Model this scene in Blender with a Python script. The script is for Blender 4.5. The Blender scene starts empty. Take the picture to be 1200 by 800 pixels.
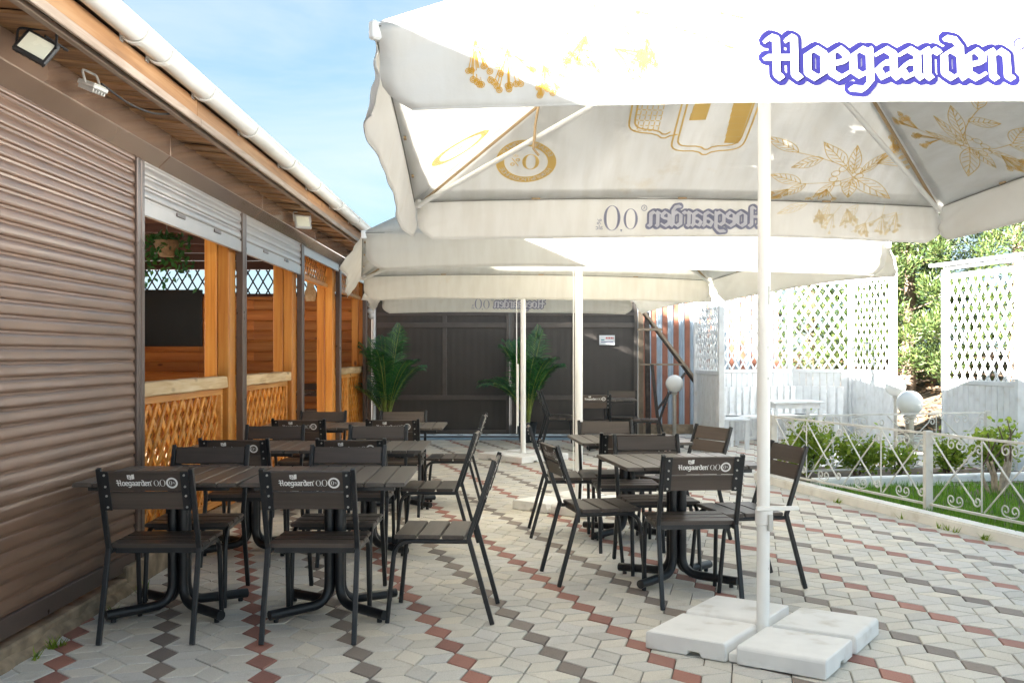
import bpy, bmesh, math, random
from mathutils import Vector, Matrix, noise as mnoise
R = math.radians
PI = math.pi
random.seed(7)
SC = bpy.context.scene
COL = SC.collection

# ------------------------------------------------------------------ camera
cd = bpy.data.cameras.new('camera')
cam = bpy.data.objects.new('camera', cd)
COL.objects.link(cam)
cam.location = (0, 0, 1.4)
cam.rotation_euler = (R(90), 0, 0)
cd.sensor_width = 36
cd.lens = 35.4
cd.shift_y = 0.0133
cd.clip_start = 0.05
cd.clip_end = 2000
SC.camera = cam

# ------------------------------------------------------------------ light
SUN_DIR = Vector((-0.86, -0.49, 0.36)).normalized()      # towards the sun
sun_el = math.asin(SUN_DIR.z)
sun_az = math.atan2(SUN_DIR.x, SUN_DIR.y)
sl = bpy.data.lights.new('sun', 'SUN')
sl.energy = 3.7
sl.angle = R(0.5)
sl.color = (1.0, 0.975, 0.93)
so = bpy.data.objects.new('sun', sl)
COL.objects.link(so)
so.rotation_euler = (-SUN_DIR).to_track_quat('-Z', 'Y').to_euler()
W = bpy.data.worlds.new('World')
SC.world = W
W.use_nodes = True
wn, wl = W.node_tree.nodes, W.node_tree.links
wn.clear()
wo = wn.new('ShaderNodeOutputWorld')
bg = wn.new('ShaderNodeBackground')
bg.inputs['Strength'].default_value = 0.05
sky = wn.new('ShaderNodeTexSky')
sky.sky_type = 'NISHITA'
sky.sun_disc = False
sky.sun_elevation = sun_el
sky.sun_rotation = sun_az
sky.air_density = 0.8
sky.dust_density = 0.5
sky.ozone_density = 1.5
tc = wn.new('ShaderNodeTexCoord')
mp = wn.new('ShaderNodeMapping')
mp.inputs['Scale'].default_value = (1.2, 1.2, 5.0)
mp.inputs['Rotation'].default_value = (0.12, 0.1, 0.4)
nz = wn.new('ShaderNodeTexNoise')
nz.inputs['Scale'].default_value = 2.2
nz.inputs['Detail'].default_value = 8
nz.inputs['Roughness'].default_value = 0.55
nz.inputs['Distortion'].default_value = 0.4
rp = wn.new('ShaderNodeValToRGB')
rp.color_ramp.elements[0].position = 0.40
rp.color_ramp.elements[0].color = (0, 0, 0, 1)
rp.color_ramp.elements[1].position = 0.75
rp.color_ramp.elements[1].color = (0.75, 0.75, 0.75, 1)
mx = wn.new('ShaderNodeMixRGB')
mx.inputs[2].default_value = (0.84, 0.89, 0.93, 1)
wl.new(tc.outputs['Generated'], mp.inputs['Vector'])
wl.new(mp.outputs['Vector'], nz.inputs['Vector'])
wl.new(nz.outputs['Fac'], rp.inputs['Fac'])
wl.new(rp.outputs['Color'], mx.inputs[0])
gam = wn.new('ShaderNodeGamma')          # soften the contrast between horizon and zenith over the whole dome
gam.inputs['Gamma'].default_value = 0.4
tint = wn.new('ShaderNodeMixRGB'); tint.blend_type = 'MULTIPLY'; tint.inputs[0].default_value = 1
tint.inputs[2].default_value = (0.35, 0.455, 0.50, 1)
wl.new(sky.outputs['Color'], gam.inputs['Color'])
wl.new(gam.outputs['Color'], tint.inputs[1])
wl.new(tint.outputs['Color'], mx.inputs[1])
wl.new(mx.outputs['Color'], bg.inputs['Color'])
wl.new(bg.outputs['Background'], wo.inputs['Surface'])
SC.view_settings.view_transform = 'Standard'
SC.view_settings.look = 'None'
SC.view_settings.gamma = 1
SC.view_settings.exposure = 4.65
SC.cycles.max_bounces = 10
SC.cycles.diffuse_bounces = 8
SC.cycles.transparent_max_bounces = 10

# ------------------------------------------------------------------ materials
def nm(name):
    m = bpy.data.materials.new(name)
    m.use_nodes = True
    n = m.node_tree.nodes
    return m, n, m.node_tree.links, n['Principled BSDF']

def rnd_vec(n, l, coord='Object', scale=(1, 1, 1)):
    """object coordinates shifted by each object's own random number"""
    t = n.new('ShaderNodeTexCoord')
    oi = n.new('ShaderNodeObjectInfo')
    mul = n.new('ShaderNodeMath'); mul.operation = 'MULTIPLY'; mul.inputs[1].default_value = 37.0
    l.new(oi.outputs['Random'], mul.inputs[0])
    add = n.new('ShaderNodeVectorMath'); add.operation = 'ADD'
    l.new(t.outputs[coord], add.inputs[0]); l.new(mul.outputs[0], add.inputs[1])
    mp_ = n.new('ShaderNodeMapping'); mp_.inputs['Scale'].default_value = scale
    l.new(add.outputs[0], mp_.inputs['Vector'])
    return mp_.outputs['Vector']

def ramp(n, l, fac, stops):
    r = n.new('ShaderNodeValToRGB')
    els = r.color_ramp.elements
    while len(els) < len(stops): els.new(0.5)
    for e, (p, c) in zip(els, stops):
        e.position = p; e.color = (*c, 1)
    l.new(fac, r.inputs['Fac'])
    return r.outputs['Color']

def bump(n, l, fac, b, strength=0.2, dist=0.01):
    bn = n.new('ShaderNodeBump')
    bn.inputs['Strength'].default_value = strength
    bn.inputs['Distance'].default_value = dist
    l.new(fac, bn.inputs['Height']); l.new(bn.outputs['Normal'], b.inputs['Normal'])

def paint(name, c, rough=0.5, metal=0.0, var=0.12, scale=6.0, dirt=None, bmp=0.05, world=False):
    m, n, l, b = nm(name)
    vec = rnd_vec(n, l)
    t = n.new('ShaderNodeTexNoise'); t.inputs['Scale'].default_value = scale; t.inputs['Detail'].default_value = 7
    l.new(vec, t.inputs['Vector'])
    lo = tuple(x * (1 - var) for x in c); hi = tuple(min(1, x * (1 + var)) for x in c)
    stops = [(0.3, lo), (0.7, hi)]
    if dirt: stops = [(0.22, dirt), (0.42, lo), (0.75, hi)]
    l.new(ramp(n, l, t.outputs['Fac'], stops), b.inputs['Base Color'])
    b.inputs['Roughness'].default_value = rough
    b.inputs['Metallic'].default_value = metal
    rr = n.new('ShaderNodeMapRange'); rr.inputs['To Min'].default_value = max(0.05, rough - .1); rr.inputs['To Max'].default_value = min(1, rough + .12)
    l.new(t.outputs['Fac'], rr.inputs['Value']); l.new(rr.outputs[0], b.inputs['Roughness'])
    if bmp: bump(n, l, t.outputs['Fac'], b, bmp, 0.01)
    return m

def wood(name, c1, c2, c3, axis, rough=0.55, fine=26.0, knots=True, bmp=0.25):
    m, n, l, b = nm(name)
    s = [fine, fine, fine]; s[axis] = fine * 0.05
    vec = rnd_vec(n, l, scale=tuple(s))
    t = n.new('ShaderNodeTexNoise'); t.inputs['Scale'].default_value = 1.0; t.inputs['Detail'].default_value = 8; t.inputs['Distortion'].default_value = 1.2
    l.new(vec, t.inputs['Vector'])
    s2 = [5, 5, 5]; s2[axis] = 0.8
    vec2 = rnd_vec(n, l, scale=tuple(s2))
    t2 = n.new('ShaderNodeTexNoise'); t2.inputs['Scale'].default_value = 1.0; t2.inputs['Detail'].default_value = 4
    l.new(vec2, t2.inputs['Vector'])
    mixf = n.new('ShaderNodeMath'); mixf.operation = 'MULTIPLY_ADD'; mixf.inputs[1].default_value = 0.55
    hal = n.new('ShaderNodeMath'); hal.operation = 'MULTIPLY'; hal.inputs[1].default_value = 0.45
    l.new(t2.outputs['Fac'], hal.inputs[0]); l.new(t.outputs['Fac'], mixf.inputs[0]); l.new(hal.outputs[0], mixf.inputs[2])
    col = ramp(n, l, mixf.outputs[0], [(0.32, c1), (0.5, c2), (0.68, c3)])
    oi = n.new('ShaderNodeObjectInfo')
    hv = n.new('ShaderNodeHueSaturation')
    mr = n.new('ShaderNodeMapRange'); mr.inputs['To Min'].default_value = 0.75; mr.inputs['To Max'].default_value = 1.2
    l.new(oi.outputs['Random'], mr.inputs['Value']); l.new(mr.outputs[0], hv.inputs['Value'])
    if knots:
        s3 = [4.5, 4.5, 4.5]; s3[axis] = 2.2
        v = n.new('ShaderNodeTexVoronoi'); v.inputs['Scale'].default_value = 1.0
        l.new(rnd_vec(n, l, scale=tuple(s3)), v.inputs['Vector'])
        kf = ramp(n, l, v.outputs['Distance'], [(0.05, (0.16, 0.1, 0.07)), (0.13, (1, 1, 1)), (1.0, (1, 1, 1))])
        mm = n.new('ShaderNodeMixRGB'); mm.blend_type = 'MULTIPLY'; mm.inputs[0].default_value = 0.8
        l.new(col, mm.inputs[1]); l.new(kf, mm.inputs[2]); col = mm.outputs['Color']
    l.new(col, hv.inputs['Color']); l.new(hv.outputs['Color'], b.inputs['Base Color'])
    b.inputs['Roughness'].default_value = rough
    bump(n, l, mixf.outputs[0], b, bmp, 0.006)
    return m

def tile_mat(name, base, var):
    m, n, l, b = nm(name)
    oi = n.new('ShaderNodeObjectInfo'); g = n.new('ShaderNodeNewGeometry')
    ad = n.new('ShaderNodeMath'); ad.operation = 'ADD'; fr = n.new('ShaderNodeMath'); fr.operation = 'FRACT'
    l.new(oi.outputs['Random'], ad.inputs[0]); l.new(g.outputs['Random Per Island'], ad.inputs[1]); l.new(ad.outputs[0], fr.inputs[0])
    col = ramp(n, l, fr.outputs[0], [(i / (len(var) - 1), tuple(base[k] * v[k] for k in range(3))) for i, v in enumerate(var)])
    big = n.new('ShaderNodeTexNoise'); big.inputs['Scale'].default_value = 0.9; big.inputs['Detail'].default_value = 6
    fine = n.new('ShaderNodeTexNoise'); fine.inputs['Scale'].default_value = 160; fine.inputs['Detail'].default_value = 4
    l.new(g.outputs['Position'], big.inputs['Vector']); l.new(g.outputs['Position'], fine.inputs['Vector'])
    st = ramp(n, l, big.outputs['Fac'], [(0.3, (0.88, 0.865, 0.84)), (0.5, (0.99, 0.99, 0.98)), (0.72, (1.08, 1.07, 1.05))])
    sf = ramp(n, l, fine.outputs['Fac'], [(0.3, (0.86, 0.86, 0.86)), (0.7, (1.1, 1.1, 1.1))])
    m1 = n.new('ShaderNodeMixRGB'); m1.blend_type = 'MULTIPLY'; m1.inputs[0].default_value = 1
    m2 = n.new('ShaderNodeMixRGB'); m2.blend_type = 'MULTIPLY'; m2.inputs[0].default_value = 1
    l.new(col, m1.inputs[1]); l.new(st, m1.inputs[2]); l.new(m1.outputs[0], m2.inputs[1]); l.new(sf, m2.inputs[2])
    # scuffs
    mid = n.new('ShaderNodeTexNoise'); mid.inputs['Scale'].default_value = 9; mid.inputs['Detail'].default_value = 8; mid.inputs['Roughness'].default_value = .7
    l.new(g.outputs['Position'], mid.inputs['Vector'])
    sm = ramp(n, l, mid.outputs['Fac'], [(0.3, (0.8, 0.78, 0.75)), (0.45, (1, 1, 1)), (1, (1, 1, 1))])
    m3 = n.new('ShaderNodeMixRGB'); m3.blend_type = 'MULTIPLY'; m3.inputs[0].default_value = 0.7
    l.new(m2.outputs[0], m3.inputs[1]); l.new(sm, m3.inputs[2])
    l.new(m3.outputs[0], b.inputs['Base Color'])
    b.inputs['Roughness'].default_value = 0.72
    bump(n, l, fine.outputs['Fac'], b, 0.25, 0.002)
    return m

def leaf_mat(name, cols, trans=0.35, rough=0.5):
    m, n, l, b = nm(name)
    g = n.new('ShaderNodeNewGeometry'); oi = n.new('ShaderNodeObjectInfo')
    ad = n.new('ShaderNodeMath'); ad.operation = 'ADD'; fr = n.new('ShaderNodeMath'); fr.operation = 'FRACT'
    l.new(g.outputs['Random Per Island'], ad.inputs[0]); l.new(oi.outputs['Random'], ad.inputs[1]); l.new(ad.outputs[0], fr.inputs[0])
    col = ramp(n, l, fr.outputs[0], [(i / (len(cols) - 1), c) for i, c in enumerate(cols)])
    l.new(col, b.inputs['Base Color']); b.inputs['Roughness'].default_value = rough
    tr = n.new('ShaderNodeBsdfTranslucent'); l.new(col, tr.inputs['Color'])
    ms = n.new('ShaderNodeMixShader'); ms.inputs[0].default_value = trans
    l.new(b.outputs[0], ms.inputs[1]); l.new(tr.outputs[0], ms.inputs[2])
    l.new(ms.outputs[0], n['Material Output'].inputs['Surface'])
    return m

def cloth_mat(name, c, trans=0.3, stain=(0.55, 0.5, 0.42)):
    m, n, l, b = nm(name)
    t = n.new('ShaderNodeTexCoord')
    a = n.new('ShaderNodeTexNoise'); a.inputs['Scale'].default_value = 1.7; a.inputs['Detail'].default_value = 9; a.inputs['Roughness'].default_value = .62
    l.new(t.outputs['Object'], a.inputs['Vector'])
    mp_ = n.new('ShaderNodeMapping'); mp_.inputs['Scale'].default_value = (14, 2, 3)
    l.new(t.outputs['Object'], mp_.inputs['Vector'])
    d = n.new('ShaderNodeTexNoise'); d.inputs['Scale'].default_value = 1; d.inputs['Detail'].default_value = 6
    l.new(mp_.outputs[0], d.inputs['Vector'])
    col = ramp(n, l, a.outputs['Fac'], [(0.2, tuple(c[i] * stain[i] * 1.6 for i in range(3))), (0.37, c), (1, c)])
    c2 = ramp(n, l, d.outputs['Fac'], [(0.3, (0.93, 0.92, 0.9)), (0.6, (1, 1, 1))])
    mm = n.new('ShaderNodeMixRGB'); mm.blend_type = 'MULTIPLY'; mm.inputs[0].default_value = 1
    l.new(col, mm.inputs[1]); l.new(c2, mm.inputs[2])
    l.new(mm.outputs[0], b.inputs['Base Color']); b.inputs['Roughness'].default_value = 0.85
    b.inputs['Specular IOR Level'].default_value = 0.2
    w = n.new('ShaderNodeTexNoise'); w.inputs['Scale'].default_value = 5; w.inputs['Detail'].default_value = 5; w.inputs['Distortion'].default_value = 1.0
    l.new(mp_.outputs[0], w.inputs['Vector'])
    bump(n, l, a.outputs['Fac'], b, 0.25, 0.06)
    tr = n.new('ShaderNodeBsdfTranslucent'); l.new(mm.outputs[0], tr.inputs['Color'])
    ms = n.new('ShaderNodeMixShader'); ms.inputs[0].default_value = trans
    l.new(b.outputs[0], ms.inputs[1]); l.new(tr.outputs[0], ms.inputs[2])
    l.new(ms.outputs[0], n['Material Output'].inputs['Surface'])
    return m

def ink(name, c, trans=0.45):
    m, n, l, b = nm(name)
    b.inputs['Base Color'].default_value = (*c, 1); b.inputs['Roughness'].default_value = 0.8
    b.inputs['Specular IOR Level'].default_value = 0.2
    if trans:
        tr = n.new('ShaderNodeBsdfTranslucent'); tr.inputs['Color'].default_value = (*c, 1)
        ms = n.new('ShaderNodeMixShader'); ms.inputs[0].default_value = trans
        l.new(b.outputs[0], ms.inputs[1]); l.new(tr.outputs[0], ms.inputs[2])
        l.new(ms.outputs[0], n['Material Output'].inputs['Surface'])
    return m

M = {}
WV = [(0.82, 0.82, 0.82), (1.0, 0.99, 0.96), (0.93, 0.94, 0.96), (1.05, 1.03, 0.99), (0.95, 0.93, 0.88), (1.12, 1.08, 1.0), (0.98, 0.98, 0.99), (0.88, 0.87, 0.85)]
CV = [(0.8, 0.8, 0.82), (1.0, 1.0, 1.0), (1.15, 1.1, 1.05), (0.9, 0.95, 1.0), (1.2, 1.15, 1.1)]
M['tile_pale'] = tile_mat('pale concrete paver', (0.635, 0.615, 0.575), WV)
M['tile_red'] = tile_mat('red concrete paver', (0.35, 0.165, 0.13), CV)
M['tile_grey'] = tile_mat('grey brown concrete paver', (0.24, 0.203, 0.18), CV)
M['joint'] = paint('sand joint', (0.16, 0.14, 0.115), 0.95, var=0.3, scale=30)
M['far_paving'] = paint('pale concrete ground', (0.50, 0.485, 0.455), 0.9, var=0.12, scale=0.8, dirt=(0.28, 0.26, 0.235))  # ground beyond the terrace, made pale to bounce sunlight under the canopies
M['soil'] = paint('earth', (0.10, 0.075, 0.05), 0.95, var=0.4, scale=3, bmp=0.6)
M['kerb'] = paint('white painted kerb', (0.80, 0.78, 0.73), 0.7, var=0.06, dirt=(0.56, 0.52, 0.44), scale=5)
M['plinth'] = paint('sandy plinth', (0.36, 0.27, 0.18), 0.9, var=0.3, dirt=(0.17, 0.12, 0.08), scale=9, bmp=0.6)
M['black_metal'] = paint('black powder coated steel', (0.017, 0.018, 0.02), 0.36, var=0.2, scale=12)
M['slat_dark'] = wood('dark brown composite slat', (0.056, 0.042, 0.034), (0.076, 0.058, 0.048), (0.094, 0.073, 0.06), 0, 0.42, 40, False, 0.06)
M['plank_dark'] = wood('dark composite table plank', (0.058, 0.046, 0.038), (0.08, 0.066, 0.056), (0.102, 0.086, 0.073), 1, 0.36, 40, False, 0.06)
M['bolt'] = paint('zinc bolt', (0.6, 0.6, 0.58), 0.35, 0.8)
M['white_print'] = ink('white print', (0.78, 0.78, 0.76), 0)
M['dark_print'] = ink('dark print', (0.05, 0.042, 0.038), 0)
M['shutter'] = paint('brown lacquered aluminium', (0.20, 0.116, 0.076), 0.36, 0.1, var=0.14, scale=3, dirt=(0.13, 0.075, 0.05))
M['shutter_light'] = paint('brown lacquer with painted sky sheen', (0.42, 0.385, 0.36), 0.33, 0.3, var=0.1, scale=4)  # paler copy of the shutter brown; sky reflection on upper slats put into colour
M['box_brown'] = paint('glossy brown lacquered box', (0.33, 0.225, 0.165), 0.2, 0.5, var=0.08, scale=3)
for k_ in ('box_brown', 'shutter', 'shutter_light'):
    q_ = M[k_].node_tree.nodes['Principled BSDF']; q_.inputs['Coat Weight'].default_value = 0.7 if k_ == 'box_brown' else 0.2; q_.inputs['Coat Roughness'].default_value = 0.12
M['guide'] = paint('dark brown guide rail', (0.12, 0.085, 0.07), 0.3, 0.2, var=0.1)
M['post'] = wood('orange varnished pine post', (0.40, 0.115, 0.014), (0.62, 0.235, 0.035), (0.72, 0.35, 0.075), 2, 0.42, 20)
M['rail'] = wood('varnished pine rail', (0.44, 0.15, 0.022), (0.64, 0.27, 0.05), (0.72, 0.40, 0.13), 1, 0.45, 20)
M['cap'] = wood('rough sawn pale rail cap', (0.36, 0.21, 0.09), (0.52, 0.37, 0.2), (0.62, 0.5, 0.33), 1, 0.7, 22)
M['lattice_wood'] = wood('varnished pine lattice', (0.42, 0.14, 0.018), (0.62, 0.25, 0.04), (0.72, 0.37, 0.09), 1, 0.45, 20, False)
M['log'] = wood('brown stained log board', (0.40, 0.122, 0.022), (0.54, 0.19, 0.036), (0.62, 0.27, 0.06), 0, 0.45, 18)
M['soffit'] = wood('weathered soffit board', (0.15, 0.066, 0.024), (0.34, 0.175, 0.072), (0.5, 0.31, 0.155), 0, 0.6, 26)
M['fascia'] = wood('planed fascia board', (0.15, 0.066, 0.024), (0.33, 0.165, 0.066), (0.47, 0.28, 0.14), 1, 0.6, 16)
M['trim'] = wood('grey weathered trim', (0.2, 0.14, 0.1), (0.34, 0.26, 0.2), (0.46, 0.38, 0.32), 1, 0.7, 26, False)
M['gutter'] = paint('white plastic gutter', (0.66, 0.655, 0.63), 0.35, var=0.08, scale=4)
M['dark_wood'] = wood('dark stained timber', (0.04, 0.014, 0.007), (0.065, 0.024, 0.012), (0.085, 0.034, 0.018), 0, 0.5, 18, False)
M['dark_lattice'] = paint('dark green brown lattice', (0.03, 0.026, 0.02), 0.6)
M['roof'] = paint('brown metal roofing', (0.14, 0.08, 0.05), 0.5)
M['white_wood'] = paint('white painted timber', (0.74, 0.75, 0.75), 0.55, var=0.07, scale=8, dirt=(0.58, 0.56, 0.52))
M['white_iron'] = paint('white painted iron', (0.68, 0.66, 0.61), 0.5, var=0.08, scale=9, dirt=(0.45, 0.4, 0.33))
M['white_concrete'] = paint('white painted concrete', (0.86, 0.85, 0.825), 0.7, var=0.05, scale=6, dirt=(0.58, 0.54, 0.47), bmp=0.2)
M['white_pole'] = paint('white enamelled pole', (0.84, 0.835, 0.81), 0.35, var=0.03, scale=5)
M['cloth'] = cloth_mat('white awning cloth', (0.80, 0.79, 0.765), 0.32)
M['cloth_cream'] = cloth_mat('creamy awning cloth', (0.82, 0.80, 0.745), 0.55)
M['blue_ink'] = ink('blue print', (0.012, 0.011, 0.085))
M['lilac_ink'] = ink('pale lilac print', (0.74, 0.75, 0.82))
M['grey_ink'] = ink('grey blue show-through print', (0.33, 0.34, 0.45), .5)
M['pale_ink'] = ink('pale grey show-through print', (0.85, 0.85, 0.9), .5)
M['ochre_ink'] = ink('ochre print', (0.76, 0.46, 0.08))
M['ochre_thru'] = ink('ochre show-through print', (0.84, 0.62, 0.24), .6)
M['stain'] = ink('brown damp stain', (0.38, 0.31, 0.22))
M['cord'] = paint('grey cord', (0.2, 0.19, 0.17), 0.7)
M['strap'] = paint('tan webbing', (0.42, 0.3, 0.17), 0.8)
M['gate'] = paint('dark brown gate sheet', (0.056, 0.047, 0.041), 0.5, 0.0, var=0.14, scale=2)
M['gate_bar'] = paint('brown gate frame', (0.095, 0.08, 0.07), 0.4, 0.1, var=0.12)
M['blue_paint'] = paint('pale blue floor paint', (0.30, 0.42, 0.52), 0.6, var=0.2)
M['steel'] = paint('rusty dark steel', (0.06, 0.048, 0.04), 0.55, 0.3, var=0.4, scale=14)
M['steel_tan'] = paint('worn tan steel', (0.22, 0.17, 0.12), 0.5, 0.2, var=0.2)
M['picket_blue'] = paint('grey blue steel picket', (0.38, 0.45, 0.52), 0.5, 0.1, var=0.1)
M['picket_red'] = paint('brick red steel picket', (0.36, 0.14, 0.085), 0.5, 0.1, var=0.12)
M['lamp_glass'] = None
m, n, l, b = nm('opal glass globe')
b.inputs['Base Color'].default_value = (0.80, 0.80, 0.78, 1); b.inputs['Roughness'].default_value = 0.18
b.inputs['Subsurface Weight'].default_value = 0.3; b.inputs['Subsurface Radius'].default_value = (.05, .05, .05)
M['lamp_glass'] = m
M['chrome'] = paint('brushed steel post', (0.5, 0.47, 0.42), 0.35, 0.7)
M['tv'] = paint('black television screen', (0.026, 0.033, 0.036), 0.45, var=0.04, bmp=0)
M['floor'] = paint('dark board floor', (0.22, 0.14, 0.08), 0.7, var=0.3)
M['tv'].node_tree.nodes['Principled BSDF'].inputs['Specular IOR Level'].default_value = 0.25
M['black'] = paint('black plastic', (0.018, 0.018, 0.02), 0.5)
M['led'] = paint('pale led panel', (0.72, 0.72, 0.60), 0.25, var=0.03)
M['grey_plastic'] = paint('pale grey aluminium', (0.5, 0.5, 0.48), 0.4, 0.3)
M['palm'] = leaf_mat('palm leaflet', [(0.012, 0.07, 0.025), (0.03, 0.14, 0.03), (0.02, 0.10, 0.035), (0.06, 0.2, 0.03)], 0.25, 0.35)
M['palm_stem'] = paint('palm stem', (0.19, 0.26, 0.05), 0.5, var=0.35, scale=20)
M['conifer'] = leaf_mat('conifer spray', [(0.028, 0.055, 0.014), (0.05, 0.085, 0.02), (0.09, 0.12, 0.026), (0.036, 0.066, 0.017), (0.115, 0.13, 0.035)], 0.3)
M['bush'] = leaf_mat('bush leaf', [(0.16, 0.27, 0.025), (0.26, 0.37, 0.04), (0.34, 0.42, 0.06), (0.11, 0.21, 0.025)], 0.45)
M['grass'] = leaf_mat('grass blade', [(0.08, 0.22, 0.015), (0.14, 0.31, 0.025), (0.2, 0.36, 0.035), (0.06, 0.17, 0.012)], 0.45)
M['bark'] = paint('bark', (0.13, 0.09, 0.06), 0.9, var=0.4, scale=18, bmp=0.7)
M['pale_bark'] = paint('pale pruned bark', (0.42, 0.34, 0.25), 0.85, var=0.35, scale=18, bmp=0.6)
M['litter'] = leaf_mat('dry leaf', [(0.26, 0.12, 0.05), (0.38, 0.2, 0.1), (0.45, 0.3, 0.18), (0.2, 0.1, 0.05)], 0.1)
M['basket'] = paint('wicker basket', (0.2, 0.135, 0.07), 0.8, var=0.3, scale=30, bmp=0.6)
M['pot'] = paint('dark blue plastic pot', (0.02, 0.028, 0.035), 0.4)
M['sign_white'] = ink('white sign plate', (0.8, 0.8, 0.8), 0)
M['red_ink'] = ink('red print', (0.6, 0.08, 0.06), 0)
M['teal_ink'] = ink('teal print', (0.08, 0.25, 0.3), 0)
M['bluegrey_ink'] = ink('navy print', (0.1, 0.1, 0.25), 0)

# ------------------------------------------------------------------ mesh helpers
class MB:
    def __init__(s): s.v = []; s.f = []
    def add(s, vs, fs):
        o = len(s.v); s.v += [tuple(p) for p in vs]; s.f += [tuple(i + o for i in q) for q in fs]
        return s
    def box(s, x0, x1, y0, y1, z0, z1, mat=None):
        vs = [Vector(p) for p in ((x0, y0, z0), (x1, y0, z0), (x1, y1, z0), (x0, y1, z0), (x0, y0, z1), (x1, y0, z1), (x1, y1, z1), (x0, y1, z1))]
        if mat: vs = [mat @ p for p in vs]
        return s.add(vs, [(0, 3, 2, 1), (4, 5, 6, 7), (0, 1, 5, 4), (1, 2, 6, 5), (2, 3, 7, 6), (3, 0, 4, 7)])
    def tube(s, pts, r, n=8, r1=None, rot=0.0, up=None):
        pts = [Vector(p) for p in pts]; k = len(pts); rings = []
        t0 = (pts[1] - pts[0]).normalized()
        a = up or (Vector((0, 0, 1)) if abs(t0.z) < .9 else Vector((1, 0, 0)))
        u = (a - t0 * a.dot(t0)).normalized()
        vs = []
        for i, p in enumerate(pts):
            t = (pts[min(i + 1, k - 1)] - pts[max(i - 1, 0)]).normalized()
            u = (u - t * u.dot(t)).normalized(); w = t.cross(u)
            rr = r if r1 is None else r + (r1 - r) * i / (k - 1)
            for j in range(n):
                q = rot + 2 * PI * j / n
                vs.append(p + (u * math.cos(q) + w * math.sin(q)) * rr)
        fs = [(i * n + j, i * n + (j + 1) % n, (i + 1) * n + (j + 1) % n, (i + 1) * n + j) for i in range(k - 1) for j in range(n)]
        fs += [tuple(range(n - 1, -1, -1)), tuple((k - 1) * n + j for j in range(n))]
        return s.add(vs, fs)
    def prism(s, poly, fn, h0, h1):
        """extrude 2-D polygon: fn(a, b, h) gives the point"""
        n = len(poly)
        vs = [fn(a, b, h0) for a, b in poly] + [fn(a, b, h1) for a, b in poly]
        return s.add(vs, [tuple(range(n - 1, -1, -1)), tuple(range(n, 2 * n))] + [(i, (i + 1) % n, n + (i + 1) % n, n + i) for i in range(n)])
    def lathe(s, prof, c, n=20):
        vs = []; k = len(prof)
        for r, z in prof:
            for j in range(n):
                q = 2 * PI * j / n; vs.append((c[0] + r * math.cos(q), c[1] + r * math.sin(q), c[2] + z))
        fs = [(i * n + j, i * n + (j + 1) % n, (i + 1) * n + (j + 1) % n, (i + 1) * n + j) for i in range(k - 1) for j in range(n)]
        fs += [tuple(range(n - 1, -1, -1)), tuple((k - 1) * n + j for j in range(n))]
        return s.add(vs, fs)
    def ball(s, c, r, n=20, m=12):
        return s.lathe([(max(1e-4, r * math.sin(PI * i / m)), -r * math.cos(PI * i / m)) for i in range(m + 1)], c, n)
    def grid(s, fn, nu, nv):
        vs = [fn(i / nu, j / nv) for j in range(nv + 1) for i in range(nu + 1)]
        return s.add(vs, [(j * (nu + 1) + i, j * (nu + 1) + i + 1, (j + 1) * (nu + 1) + i + 1, (j + 1) * (nu + 1) + i) for j in range(nv) for i in range(nu)])
    def mesh(s, name, mat, bevel=0.0, smooth=False, seg=1, recalc=True):
        me = bpy.data.meshes.new(name)
        me.from_pydata(s.v, [], s.f)
        if bevel or recalc:
            bm = bmesh.new(); bm.from_mesh(me)
            if recalc: bmesh.ops.recalc_face_normals(bm, faces=bm.faces)
            if bevel: bmesh.ops.bevel(bm, geom=[e for e in bm.edges if len(e.link_faces) == 2 and e.calc_face_angle(0) > 0.5], offset=bevel, segments=seg, affect='EDGES', clamp_overlap=True)
            bm.to_mesh(me); bm.free()
        me.materials.append(mat)
        if smooth:
            for p in me.polygons: p.use_smooth = True
            me.set_sharp_from_angle(angle=R(40))
        return me
    def obj(s, name, mat, parent=None, **kw):
        return link(name, s.mesh(name, mat, **kw), parent)

def link(name, me, parent=None, loc=None):
    o = bpy.data.objects.new(name, me)
    COL.objects.link(o)
    if parent: o.parent = parent
    if loc: o.location = loc
    return o

def tag(o, label, cat, group=None):
    o['label'] = label; o['category'] = cat
    if group: o['group'] = group
    return o

def thing(name, label, cat, loc=(0, 0, 0), rz=0.0, group=None):
    o = bpy.data.objects.new(name, None); COL.objects.link(o)
    o.location = loc; o.rotation_euler = (0, 0, rz); o.empty_display_size = 0.1
    return tag(o, label, cat, group)

def structure(o):
    o['kind'] = 'structure'; return o
def stuff(o):
    o['kind'] = 'stuff'; return o

def copy_tree(o, parent=None):
    c = o.copy(); COL.objects.link(c)
    if parent: c.parent = parent
    for ch in list(o.children): copy_tree(ch, c)
    return c

def fillet(pts, rad, seg=5):
    pts = [Vector(p) for p in pts]; out = [pts[0]]
    for a, p, b in zip(pts, pts[1:], pts[2:]):
        d0 = (a - p); d1 = (b - p); r = min(rad, d0.length * .49, d1.length * .49)
        p0 = p + d0.normalized() * r; p1 = p + d1.normalized() * r
        for i in range(seg + 1):
            t = i / seg; out.append(p0 * (1 - t) ** 2 + p * 2 * t * (1 - t) + p1 * t * t)
    out.append(pts[-1]); return out

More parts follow.
